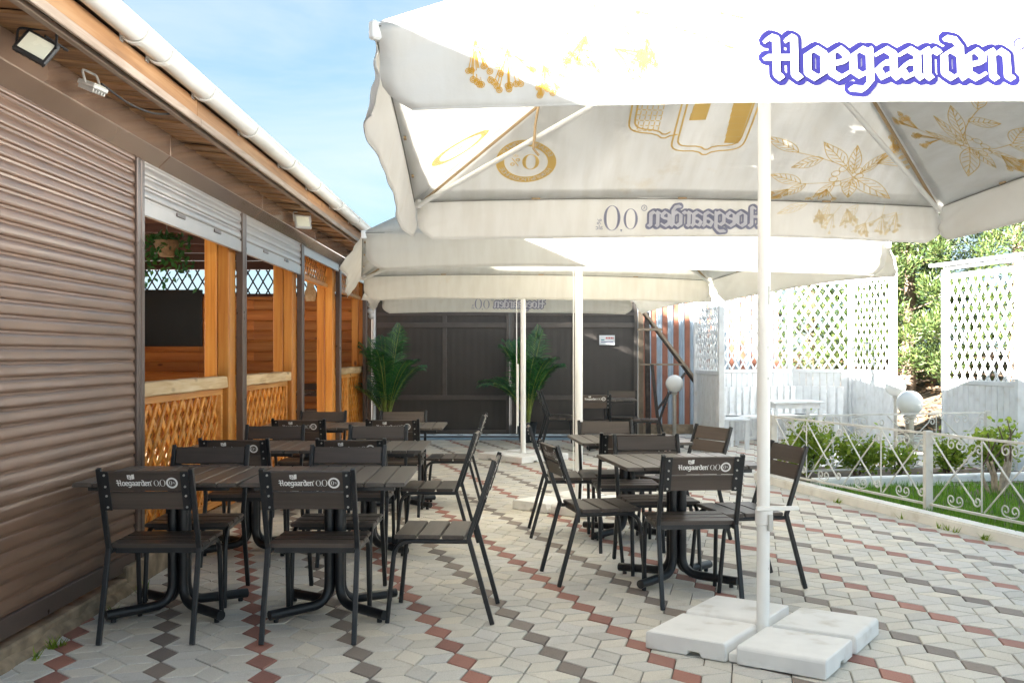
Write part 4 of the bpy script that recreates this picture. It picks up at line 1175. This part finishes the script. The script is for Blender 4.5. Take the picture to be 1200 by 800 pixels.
def roof_art(t, Pf, k, sgn, mat, badge=None, crest=None, plant=None, wline=.0022):
    fn = lambda a, b, d: Pf(k, a, b / L1, d)
    ok = lambda polys: [p for p in polys if all(q[1] > .015 and abs(q[0]) < PA * (1 - q[1] / L1) - .01 for q in p)]
    if plant:
        x, y, s, seed, sx, ang = plant
        st = place(botanical(seed, sx), x, y, s, ang)
        print_obj('plant_print', ok(strokes_polys(st, wline, 2, .08)), fn, sgn * .004, mat, t)
    if badge:
        x, y, r = badge; ring = []
        n = 40
        for i in range(n):
            a0, a1 = 2 * PI * i / n, 2 * PI * (i + 1) / n
            ring.append([(x + q * r * math.cos(w), y + q * r * math.sin(w)) for q, w in ((1, a0), (1, a1), (.72, a1), (.72, a0))])
        ring += zero(x - .03 * r / .195, y, .055 * r / .195, .07 * r / .195, .024 * r / .195, .008 * r / .195)
        ring += font_polys('%', .1 * r / .195, x + .07 * r / .195, y - .01) + font_polys('alc', .035 * r / .195, x + .07 * r / .195, y + .05)
        print_obj('badge_print', ring, fn, sgn * .004, mat, t)
        tx = []
        for txt, a0, d_ in (('БЕЗАЛКОГОЛЬНОЕ', 90, -1), ('НЕФИЛЬТРОВАННОЕ', 270, 1)):
            for i, ch in enumerate(txt):
                q = R(a0 + d_ * (i - (len(txt) - 1) / 2) * 9.5)
                tx += font_polys(ch, .045 * r / .195, x + .86 * r * math.cos(q), y + .86 * r * math.sin(q), q - PI / 2 if a0 == 90 else q + PI / 2)
        print_obj('badge_print', tx, fn, sgn * .0055, M['cloth'], t)
    if crest:
        x, y = crest
        def shield(cx, yb, w, h):
            return smooth_pl([(cx - w, yb + h), (cx - w, yb + .16), (cx - w * .96, yb + .09), (cx - w * .75, yb + .055), (cx - .05, yb + .045), (cx, yb), (cx + .05, yb + .045), (cx + w * .75, yb + .055), (cx + w * .96, yb + .09), (cx + w, yb + .16), (cx + w, yb + h)], 1)
        A = shield(x - .0, y, .23, .75); Bs = shield(x + .29, y + .17, .23, .6)
        Ai = [((p[0] - x) * .86 + x, (p[1] - y - .4) * .9 + y + .41) for p in A]; Bi = [((p[0] - x - .29) * .86 + x + .29, (p[1] - y - .5) * .92 + y + .51) for p in Bs]
        ps = strokes_polys([A, Ai, [p for p in Bs if p[0] > x + .2], [p for p in Bi if p[0] > x + .25]], .0055, 3, .08)
        rect = lambda x0, x1, y0, y1: [[(x0 + (x1 - x0) * i / 4, y0), (x0 + (x1 - x0) * (i + 1) / 4, y0), (x0 + (x1 - x0) * (i + 1) / 4, y1), (x0 + (x1 - x0) * i / 4, y1)] for i in range(4)]
        for j in range(8):
            y0 = y + .12 + j * .06
            ps += rect(x - .19 , x - .10 + .012 * j * .4, y0, y0 + .0595)
            if j > 1: ps += rect(x + .06, x + .17 - .004 * j, y0 + .1, y0 + .1595)
        for i in range(5):
            for j in range(8):
                ps += [[(x + .33 + i * .032 + (.0 if j % 2 else .008), y + .24 + j * .045), (x + .352 + i * .032 + (.0 if j % 2 else .008), y + .24 + j * .045), (x + .352 + i * .032 + (.0 if j % 2 else .008), y + .247 + j * .045), (x + .33 + i * .032 + (.0 if j % 2 else .008), y + .247 + j * .045)]]
                ps += [[(x + .33 + i * .032, y + .25 + j * .045), (x + .336 + i * .032, y + .25 + j * .045), (x + .336 + i * .032, y + .28 + j * .045), (x + .33 + i * .032, y + .28 + j * .045)]]
        print_obj('crest_print', ps, fn, sgn * .004, mat, t)
roof_art(par1, Pn1, 2, -1, M['ochre_thru'], (1.06, .375, .19), (-.05, .46), (-1.07, .27, .92, 1, 1, R(8)))
roof_art(par1, Pn1, 1, -1, M['ochre_thru'], None, None, (.82, .36, .95, 4, -1, R(-6)))
roof_art(par1, Pn1, 3, -1, M['ochre_thru'], (-1.0, .35, .2), None, None)
roof_art(par1, Pn1, 0, 1, M['ochre_ink'], None, (-.2, .33), (-1.07, .27, .92, 1, 1, R(8)))
def valance_plant(t, V, k, drop, mat, sgn):
    fn = lambda a, b, d: V(k, a, (drop - b) / drop, d); rnd = random.Random(8)
    st = []
    for x, y, an, L in ((-1.46, .2, R(-60), .13), (-1.36, .17, R(-75), .12), (-1.25, .12, R(-60), .09), (-1.12, .21, R(-100), .12), (-1.03, .17, R(-50), .13), (-.93, .2, R(-90), .1)):
        st += berry_strokes(x, y, an, L, rnd, 12, .009)
        st.append([(x, y), (x - .08 * math.cos(an), y - .08 * math.sin(an))])
    st += leaf_strokes(-1.2, .24, R(-50), .2, .035) + leaf_strokes(-1.0, .24, R(-70), .16, .03) + leaf_strokes(-.85, .235, R(-20), .22, .03)
    st.append(smooth_pl([(-1.5, .19), (-1.3, .14), (-1.15, .05)]))
    ps = clipb(strokes_polys(st, .0013, 2, .06), .012, drop - .004)
    print_obj('plant_print', ps, fn, sgn * .003, mat, t)
valance_plant(par1, Vn1, 0, PD, M['ochre_ink'], 1)
M['ochre_faint'] = ink('faint ochre show-through print', (0.82, 0.71, 0.48), .55)
valance_plant(par1, Vn1, 2, PD, M['ochre_faint'], -1)
# tie strap hanging from the left hip
mb = MB(); p0 = Vector((-1.02, .98, 2.86)); 
mb.tube([p0, p0 + Vector((-.02, .02, -.12)), p0 + Vector((-.03, .03, -.26)), p0 + Vector((0, .02, -.3))], .008, 4); mb.obj('tie_strap', M['strap'], par1)

par2, Pn2, Vn2, L2 = parasol((.61, 9.2), R(8.6), 1.96, 2.25, 2.9, 3.38, .27, (.05, .10, .03, .14), M['cloth_cream'], R(-42), 'white parasol in the middle row with plain cream underside', .036)
mb = MB(); mb.tube([(-.055, -.02, .25), (-.055, -.02, 2.3)], .004, 6); mb.obj('pull_cord', M['white_pole'], par2)
fn2 = lambda a, b, d: Vn2(0, a, (.27 - b) / .27, d)
print_obj('lettering', font_polys('0,0% alc', .03, 1.35, .06), fn2, .003, M['pale_ink'], par2)
par3, Pn3, Vn3, L3 = parasol((.15, 13.55), R(6), 1.95, 2.27, 2.85, 3.3, .25, (.03, .08, .03, .1), M['cloth_cream'], R(-47), 'farthest white parasol standing before the brown gate', .036)
valance_art(par3, Vn3, 2, .25, M['grey_ink'], M['pale_ink'], -1)
mb = MB(); mb.tube([(-.09, -.02, .35), (-.09, -.02, 2.4)], .006, 6); mb.obj('pull_cord', M['white_pole'], par3)
mb = MB(); mb.tube([(-.075, -.02, .45), (-.075, -.02, 1.28)], .014, 10); mb.obj('crank_rod', M['white_pole'], par3, smooth=True)

# ------------------------------------------------------------------ tables and chairs
def make_chair():
    t = thing('slatted_chair', 'chair', 'chair')
    hw = .222
    lean = Vector((0, -.135, .41)).normalized(); nrm = Vector((0, -lean.z, lean.y))   # nrm points to the rear
    if nrm.y > 0: nrm = -nrm
    for s in (-1, 1):
        x = s * hw
        mb = MB(); mb.tube(fillet([(x * .97, -.16, .428), (x * .97, .22, .428), (x * .985, .262, 0)], .085, 6), .0125, 10); mb.obj('leg', M['black_metal'], t, smooth=True)
        mb = MB(); mb.tube([(x, -.165, .452), (x, -.185, .38), (x * 1.01, -.29, 0)], .017, 4, rot=PI / 4); mb.obj('leg', M['black_metal'], t, bevel=.003)
        mb = MB(); mb.tube([(x, -.165, .440), (x * .995, -.30, .852)], .017, 4, rot=PI / 4)
        u = mb.obj('upright', M['black_metal'], t, bevel=.003)
        p0 = Vector((x - s * .031, -.300, .846)) ; X = Matrix.Translation((0, 0, 0))
        mb = MB(); vs = []
        c0 = Vector((0, -.165, .44)) + lean * .22; c1 = Vector((0, -.165, .44)) + lean * .425
        for c in (c0, c1):
            for xx, o in ((x - s * .012, .013), (x - s * .05, .013), (x - s * .05, .017), (x - s * .012, .017)):
                q = c + nrm * o; vs.append((xx, q.y, q.z))
        mb.add(vs, [(0, 1, 2, 3), (4, 5, 6, 7), (0, 1, 5, 4), (1, 2, 6, 5), (2, 3, 7, 6), (3, 0, 4, 7)]); mb.obj('plate', M['black_metal'], u)
        mb = MB()
        for q in (.238, .298, .347, .407):
            c = Vector((0, -.165, .44)) + lean * q + nrm * .017
            mb.tube([(x - s * .031, c.y, c.z), (x - s * .031, c.y + nrm.y * .005, c.z + nrm.z * .005)], .0055, 8)
        stuff(mb.obj('bolts', M['bolt'], u))
    for k in range(3):
        y = .165 - .125 * k
        MB().box(-.232, .232, y - .058, y + .058, .4405, .4615).obj('seat_slat', M['slat_dark'], t, bevel=.004, seg=2)
    for yy in (.135, -.135): MB().box(-.2, .2, yy, yy + .02, .414, .4395).obj('cross_bar', M['black_metal'], t)
    c0 = Vector((0, -.165, .44))
    for lo, hi, top in ((.32, .42, True), (.222, .312, False)):
        a0 = c0 + lean * lo; a1 = c0 + lean * hi; vs = []
        for c in (a0, a1):
            for xx, o in ((-.203, -.007), (.203, -.007), (.203, .012), (-.203, .012)):
                q = c + nrm * o; vs.append((xx, q.y, q.z))
        mb = MB(); mb.add(vs, [(0, 1, 2, 3), (4, 5, 6, 7), (0, 1, 5, 4), (1, 2, 6, 5), (2, 3, 7, 6), (3, 0, 4, 7)])
        sl2 = mb.obj('back_slat', M['slat_dark'], t, bevel=.003, seg=2)
        if top:
            fn = lambda a, b, d: tuple((a0 + lean * b + nrm * (.012 + d) + Vector((a, 0, 0))))
            st, xe = word('Hoegaarden', 0, 0, 1.0)
            s = .0195
            ps = [[(-.137 + p[0] * s * 1.02, .03 + p[1] * s) for p in q] for q in strokes_polys(st, .115, 2, 1.0)]
            ps += strokes_polys([arc(.030, .053, .003, .003, 0, 360, 6)], .0008, 1)
            ps += zero(.053, .043, .0125, .0155, .0042, .0016, 18) + zero(.083, .044, .0140, .018, .0045, .0016, 18) + disc(.0665, .029, .0022, .0022, 6)
            n = 20; rr_, ri = .0285, .0195; cx, cy = .128, .044
            for i in range(n):
                q0, q1 = 2 * PI * i / n, 2 * PI * (i + 1) / n
                ps.append([(cx + r_ * math.cos(w_), cy + r_ * math.sin(w_)) for r_, w_ in ((rr_, q0), (rr_, q1), (ri, q1), (ri, q0))])
            ps += zero(cx - .006, cy, .0075, .011, .0035, .0015, 14) + font_polys('%', .016, cx + .009, cy)
            # little tilted shield above the word
            ps += [[(-.083, .066), (-.066, .061), (-.064, .078), (-.068, .086), (-.085, .086)], [(-.0635, .062), (-.05, .066), (-.05, .09), (-.0635, .088)]]
            print_obj('logo', ps, fn, .0008, M['white_print'], sl2, 1e-5)
            print_obj('logo_mark', strokes_polys([arc(-.0735, .0745, .0045, .0055, 40, 330, 8), [(-.0735, .073), (-.069, .073)]], .0012, 1), fn, .0016, M['dark_print'], sl2, 1e-5)
    return t

def make_table(w, d):
    t = thing('table', 'table', 'table')
    n = 8; bw = w / n
    for k in range(n):
        x = -w / 2 + bw * k
        MB().box(x + .003, x + bw - .003, -d / 2, d / 2, .728, .75).obj('plank', M['plank_dark'], t, bevel=.003, seg=1)
    mb = MB(); mb.box(-w / 2 + .06, w / 2 - .06, -.03, .03, .703, .7275).box(-w / 2 + .06, w / 2 - .06, -d / 2 + .06, -d / 2 + .09, .703, .7275).box(-w / 2 + .06, w / 2 - .06, d / 2 - .09, d / 2 - .06, .703, .7275).box(-.03, .03, -d / 2 + .091, -.031, .703, .7275).box(-.03, .03, .031, d / 2 - .091, .703, .7275)
    mb.obj('under_frame', M['black_metal'], t)
    for sx in (-1, 1):
        for sy in (-1, 1):
            mb = MB(); mb.tube(fillet([(sx * .029, sy * .029, .702), (sx * .029, sy * .029, .055), (sx * .30, sy * .255, .043)], .11, 7), .026, 12)
            lg = mb.obj('leg', M['black_metal'], t, smooth=True)
            mb = MB(); mb.tube([(sx * .27, sy * .23, .002), (sx * .27, sy * .23, .03)], .014, 8); mb.obj('foot_pad', M['black'], lg)
    return t
table0 = make_table(.84, .79)
used_t = [False]
def table(x, y, rz, label, group=None):
    o = table0 if not used_t[0] else copy_tree(table0)
    used_t[0] = True
    o.location = (x, y, .002); o.rotation_euler = (0, 0, R(rz)); o['label'] = label
    if group: o['group'] = group
    return o
LG = 'dark slatted terrace tables'
table(-1.815, 5.5, 0, 'dark plank table touching the closed shutter, nearest in the left row', LG)
table(-.965, 5.5, .4, 'dark plank table at the open right end of the nearest left pair', LG)
table(-1.87, 7.24, 0, 'dark plank table by the first lattice railing, second pair of the left row', LG)
table(-1.03, 7.24, -.4, 'dark plank table at the right end of the second left pair', LG)
table(-1.88, 9.36, .5, 'dark plank table by the second railing, farthest pair of the left row', LG)
table(-1.04, 9.36, .5, 'dark plank table at the right end of the farthest left pair', LG)
table(1.02, 6.25, 8, 'dark plank table standing alone behind the near parasol base', LG)
table(.90, 7.85, 5, 'dark plank table over the second parasol base', LG)
table(1.42, 14.95, -4, 'dark plank table in the shade against the brown gate', LG)
table(-3.35, 14.6, 0, 'dark plank table inside the pavilion seen through the open bay', LG).location.z = .122

chair0 = make_chair()
used_c = [False]
CG = 'black and brown slatted chairs'
def chair(x, y, face, label, z=.002, spread=0):
    """face: direction in degrees the sitter looks (0 = +x, 90 = away from the camera)"""
    o = chair0 if not used_c[0] else copy_tree(chair0)
    used_c[0] = True
    o.location = (x, y, z); o.rotation_euler = (0, 0, R(face - 90)); o['label'] = label; o['group'] = CG
    return o
# nearest left pair
chair(-1.775, 5.15, 91, 'chair with white logo on its back nearest the closed shutter, foreground left')
chair(-.985, 5.15, 89.5, 'chair with white logo on its back in the foreground, second from the shutter')
chair(-1.82, 5.83, -88, 'chair facing the camera behind the nearest table, beside the first railing')
chair(-1.0, 5.83, -91, 'chair facing the camera across the nearest table, blue sheen on its back slat')
chair(-.38, 5.47, 177, 'empty chair seen side-on at the right end of the nearest left table')
# second left pair
chair(-1.83, 6.92, 90, 'logo-backed chair tucked under the second left table by the railing')
chair(-1.06, 6.92, 90, 'logo-backed chair tucked under the right half of the second left table')
chair(-1.86, 7.62, -90, 'chair facing the camera at the far side of the second table beside the wooden post')
chair(-1.05, 7.62, -90, 'bluish chair facing the camera at the far right of the second left table')
chair(-.55, 7.3, 178, 'chair seen side-on at the right end of the second left table')
# third left pair
chair(-1.84, 8.97, 90, 'logo-backed chair at the third left table, partly hidden near the pavilion entrance')
chair(-1.03, 8.97, 90, 'logo-backed chair at the right half of the farthest left table')
chair(-1.86, 9.63, -90, 'chair facing the camera at the far side of the third table by the pavilion')
chair(-1.07, 9.63, -90, 'brown chair facing the camera below the left palm, farthest left row')
chair(-.55, 9.35, 178, 'chair seen side-on at the right end of the farthest left table')
# near right table
chair(1.03, 5.83, 94, 'logo-backed chair in front of the lone right table, nearest the parasol base')
chair(.52, 6.36, 12, 'chair seen half from behind at the left side of the lone right table')
chair(.955, 6.66, -84, 'chair facing the camera across the lone right table')
chair(1.43, 6.2, 192, 'chair half hidden by the white pole, right side of the lone table')
# second right table
chair(.84, 7.40, 92, 'logo-backed chair at the near side of the table over the second base')
chair(.43, 7.93, 1, 'chair seen edge-on at the left side of the table over the second base')
chair(.80, 8.15, -86, 'brown chair facing the camera across the table over the second base')
chair(1.30, 7.72, 205, 'chair turned aslant at the right side of the table over the second base')
# dark group by the gate
chair(.72, 15.75, 8, 'chair behind the farthest parasol pole, turned right beside the gate')
chair(.70, 15.2, 2, 'nearer of two chairs side by side behind the farthest parasol pole')
chair(1.17, 14.45, 88, 'logo-backed chair in deep shade just right of the middle parasol pole')
chair(1.66, 15.35, -100, 'blue-grey chair facing the camera below the white notice on the gate')
chair(2.0, 14.8, 172, 'chair facing left at the right edge of the shaded gate table')
chair(-3.05, 15.2, -90, 'chair inside the pavilion seen through its open entrance bay', .122)

# ------------------------------------------------------------------ potted palms
def palm(x, y, h, seed, label, n=26):
    t = thing('palm_plant', label, 'plant', (x, y, 0), 0, 'potted palms by the gate')
    rnd = random.Random(seed)
    mb = MB(); mb.lathe([(.12, 0), (.16, .3), (.17, .32), (.155, .32), (.14, .26)], (0, 0, 0), 18); mb.obj('pot', M['pot'], t, smooth=True)
    for i in range(n):
        az = 2 * PI * i / n * 1.618 + rnd.random() * .4; out = .12 + .66 * (i / n) + .10 * rnd.random(); top = h * (1.02 - .38 * (i / n) ** 1.2) * (.95 + .08 * rnd.random())
        base = Vector((.04 * math.cos(az), .04 * math.sin(az), .28)); d = Vector((math.cos(az), math.sin(az), 0))
        droop = .08 + .30 * i / n
        pts = []
        for k in range(13):
            s = k / 12; pts.append(base + d * out * (s ** 1.7) + Vector((0, 0, (top - .28) * (s - droop * s ** 3.5))))
        mb = MB(); mb.tube(pts, .011, 6, .003); st = mb.obj('stem', M['palm_stem'], t, smooth=True)
        mb = MB()
        for k in range(30):
            s = .30 + .70 * k / 29; f = s * 12; j = min(11, int(f)); p = pts[j].lerp(pts[j + 1], f - j); tg = (pts[j + 1] - pts[j]).normalized()
            side = tg.cross(Vector((0, 0, 1)) if abs(tg.z) < .97 else d.cross(Vector((0, 0, 1)))).normalized(); upv = side.cross(tg)
            L = .31 * math.sin(PI * (.14 + .80 * (k / 29))) ** .8 * (.9 + .2 * rnd.random())
            for sg_ in (-1, 1):
                dr = (side * sg_ * .78 + tg * .62 + upv * .12).normalized(); q1 = p + dr * L * .5 + Vector((0, 0, -.006)); q2 = p + dr * L + Vector((0, 0, -.05 - .04 * rnd.random()))
                wv = (tg - dr * tg.dot(dr)).normalized() * .009
                mb.add([p - wv * .4, q1 - wv, q2, q1 + wv, p + wv * .4], [(0, 1, 3, 4), (1, 2, 3)])
        mb.obj('frond', M['palm'], st, recalc=False)
    return t
palm(-1.98, 15.9, 1.98, 3, 'tall green palm beside the pavilion corner, left of the gate')
palm(.24, 16.2, 1.98, 8, 'tall green palm behind the farthest parasol pole')
tag(MB().ball((-2.24, 15.95, 2.2), .055, 12, 8).ball((-2.25, 15.95, 2.1), .045, 12, 8).ball((-2.23, 15.96, 2.02), .05, 12, 8).obj('cloth_bundle', M['cloth'], smooth=True), 'small pale cloth bundle hanging at the pavilion corner above the palm', 'cloth')

# ------------------------------------------------------------------ planting
def bush(x, y, r, h, n, seed, label, mat='bush', ls=.06):
    t = thing('bush', label, 'bush', (x, y, .04)); rnd = random.Random(seed)
    mb = MB(); tips = []
    for i in range(14):
        a = rnd.random() * 6.28; q = rnd.random() ** .6
        e = Vector((r * q * math.cos(a), r * .7 * q * math.sin(a), h * (.55 + .45 * rnd.random()) * (1 - .35 * q)))
        mb.tube([(0.03 * math.cos(a), .03 * math.sin(a), 0), e * .5 + Vector((0, 0, h * .1)), e], .007, 5, .003); tips.append(e)
    mb.obj('stem', M['bark'], t)
    mb = MB()
    for i in range(int(n * 2.6)):
        b_ = tips[rnd.randrange(len(tips))]; s = .35 + .65 * rnd.random(); c = b_ * s + Vector((rnd.gauss(0, .07), rnd.gauss(0, .06), rnd.gauss(0, .06) + .02))
        e = Vector((rnd.gauss(0, 1), rnd.gauss(0, 1), rnd.gauss(.3, .6))).normalized(); f_ = e.orthogonal().normalized(); g_ = ls * (.6 + .7 * rnd.random())
        f_ = (Matrix.Rotation(rnd.random() * 6.28, 3, e) @ f_)
        mb.add([c, c + e * g_ * .5 + f_ * g_ * .32, c + e * g_, c + e * g_ * .5 - f_ * g_ * .32], [(0, 1, 2, 3)])
    mb.obj('foliage', M[mat], t, recalc=False)
bush(3.32, 11.35, .42, .72, 900, 1, 'leafy yellow-green bush filling the left end of the planting bed')
bush(3.92, 11.45, .25, .55, 420, 2, 'smaller yellow-green bush just left of the thick lamp post')
bush(4.42, 11.5, .16, .38, 160, 3, 'small sprig of leaves left of the lamp post foot')
bush(5.0, 11.6, .2, .45, 220, 4, 'low leafy plant right of the lamp post')
bush(5.38, 11.3, .26, .75, 420, 5, 'darker upright bush before the right lattice enclosure')
st_ = thing('pruned_shrub', 'bare pruned rose stump with pale stems on the lawn', 'shrub', (4.78, 9.95, .02)); rnd = random.Random(4)
for i in range(8):
    a = rnd.random() * 6.28; L = .3 + .22 * rnd.random(); o_ = .05 + .08 * rnd.random()
    p0 = Vector((.05 * math.cos(a), .05 * math.sin(a), -.02)); p1 = Vector((o_ * math.cos(a), o_ * math.sin(a), L * .55)); p2 = Vector((o_ * 1.3 * math.cos(a + .5), o_ * 1.3 * math.sin(a + .5), L))
    mb = MB(); mb.tube([p0, p1, p2], .022, 7, .013); br = mb.obj('stem', M['pale_bark'], st_, smooth=True)
    if i < 6:
        mb = MB(); e = Vector((rnd.gauss(.0, .12), rnd.gauss(0, .1), .22 + .15 * rnd.random())); mb.tube([p2 - Vector((0, 0, .02)), p2 + e * .5 + Vector((.02, 0, 0)), p2 + e], .010, 5, .005); mb.obj('twig', M['bark'], br)

def conifer(x, y, h, r, n, seed, label, z0=.8):
    z0 = 0.9
    t = thing('conifer', label, 'tree', (x, y, z0 - .3)); rnd = random.Random(seed)
    mb = MB(); mb.tube([(0, 0, 0), (.05, 0, h * .5), (0, .04, h * .95)], .16, 9, .03)
    mb.obj('trunk', M['bark'], t, smooth=True)
    lb = MB(); cl = []
    for i in range(46):
        a = i * 2.4 + rnd.random() * .5; s = (i + .5) / 46; zz = h * (.04 + .9 * s); rr = r * (1.1 - s) ** .6 * (.75 + .4 * rnd.random())
        e = Vector((rr * math.cos(a), rr * math.sin(a), zz + .25 * rr)); lb.tube([(0, 0, zz * .95), (e.x * .5, e.y * .5, zz + .05), e], .018, 5, .005)
        for q in range(5): cl.append((Vector((0, 0, zz)).lerp(e, .45 + .6 * rnd.random()) + Vector((rnd.gauss(0, .18), rnd.gauss(0, .18), rnd.gauss(0, .18))), .22 + .16 * rnd.random()))
    lb.obj('limb', M['bark'], t)
    mb = MB()
    per = n // len(cl)
    for c, cr in cl:
        for k in range(per):
            d = Vector((rnd.gauss(0, 1), rnd.gauss(0, 1), rnd.gauss(0, .8))).normalized(); p = c + d * cr * rnd.random() ** .5
            e = (d + Vector((rnd.gauss(0, .4), rnd.gauss(0, .4), .7))).normalized(); f_ = (Matrix.Rotation(rnd.random() * 6.28, 3, e) @ e.orthogonal().normalized()); s = .028 + .04 * rnd.random()
            mb.add([p, p + e * s + f_ * s * .26, p + e * s * 2.0, p + e * s - f_ * s * .26], [(0, 1, 2, 3)])
    mb.obj('crown', M['conifer'], t, recalc=False)
conifer(8.1, 20.6, 5.2, 1.5, 46000, 21, 'dense sunlit conifer filling the gap between the two lattice enclosures')
conifer(10.0, 20.0, 5.6, 1.6, 30000, 22, 'dense conifer rising behind the right lattice enclosure')
conifer(6.4, 21.6, 4.6, 1.3, 22000, 23, 'yellow-green conifer seen through the lattice of the farther enclosure')
conifer(12.2, 21.2, 5.8, 1.6, 16000, 24, 'conifer at the right edge behind the near parasol valance')
conifer(8.9, 23.4, 5.6, 1.5, 20000, 25, 'conifer standing farther back up the leafy bank')

# ------------------------------------------------------------------ weeds in the joints
mb = MB(); rw = random.Random(31)
spots = [(-2.2 + .05 * rw.random(), 4.6 + 1.9 * rw.random()) for _ in range(9)] + [(kerb_x(y) - .03, y) for y in [7.1 + 2.6 * rw.random() for _ in range(9)]]
for x, y in spots:
    for i in range(9):
        a = rw.random() * 6.28; h = .02 + .05 * rw.random(); c, q = math.cos(a), math.sin(a); w = .006
        bx, by = x + .03 * (rw.random() - .5), y + .05 * (rw.random() - .5)
        mb.add([(bx - q * w, by + c * w, 0), (bx + q * w, by - c * w, 0), (bx + c * h * .9, by + q * h * .9, h)], [(0, 1, 2)])
g = tag(mb.obj('weeds', M['bush'], recalc=False), 'small green weeds growing in the joints by shutter foot and kerb', 'weeds'); stuff(g)

# ------------------------------------------------------------------ trees behind the pavilion, which dapple the far end of the terrace
def broadleaf(x, y, zc, r, n, seed, label):
    t = thing('broadleaf_tree', label, 'tree', (x, y, -.05)); rnd = random.Random(seed)
    mb = MB(); mb.tube([(0, 0, 0), (.06, .03, zc * .5), (0, 0, zc)], .13, 9, .05); mb.obj('trunk', M['bark'], t, smooth=True)
    lb = MB(); cl = []
    for i in range(26):
        d = Vector((rnd.gauss(0, 1), rnd.gauss(0, 1), rnd.gauss(.1, .6))).normalized(); e = Vector((0, 0, zc)) + Vector((d.x * r * 1.1, d.y * r * 1.3, d.z * r * .75)) * (.55 + .45 * rnd.random())
        lb.tube([(0, 0, zc * (.62 + .3 * rnd.random())), (e.x * .5, e.y * .5, e.z * .93), e], .025, 5, .006); cl.append(e)
    lb.obj('limb', M['bark'], t)
    mb = MB()
    for i in range(n):
        c = cl[rnd.randrange(len(cl))] + Vector((rnd.gauss(0, .2), rnd.gauss(0, .2), rnd.gauss(0, .16))); e = Vector((rnd.gauss(0, 1), rnd.gauss(0, 1), rnd.gauss(0, 1))).normalized(); f_ = e.orthogonal().normalized(); q = .05 + .04 * rnd.random()
        mb.add([c, c + e * q + f_ * q * .6, c + e * q * 2, c + e * q - f_ * q * .6], [(0, 1, 2, 3)])
    mb.obj('crown', M['bush'], t, recalc=False)
broadleaf(-8.6, 8.9, 6.0, 1.2, 5000, 41, 'broadleaf tree behind the pavilion, nearest of three')
broadleaf(-8.9, 11.0, 6.0, 1.25, 5000, 42, 'broadleaf tree behind the pavilion, in the middle of three')
broadleaf(-8.7, 13.0, 5.8, 1.2, 5000, 43, 'broadleaf tree behind the pavilion, farthest of three')
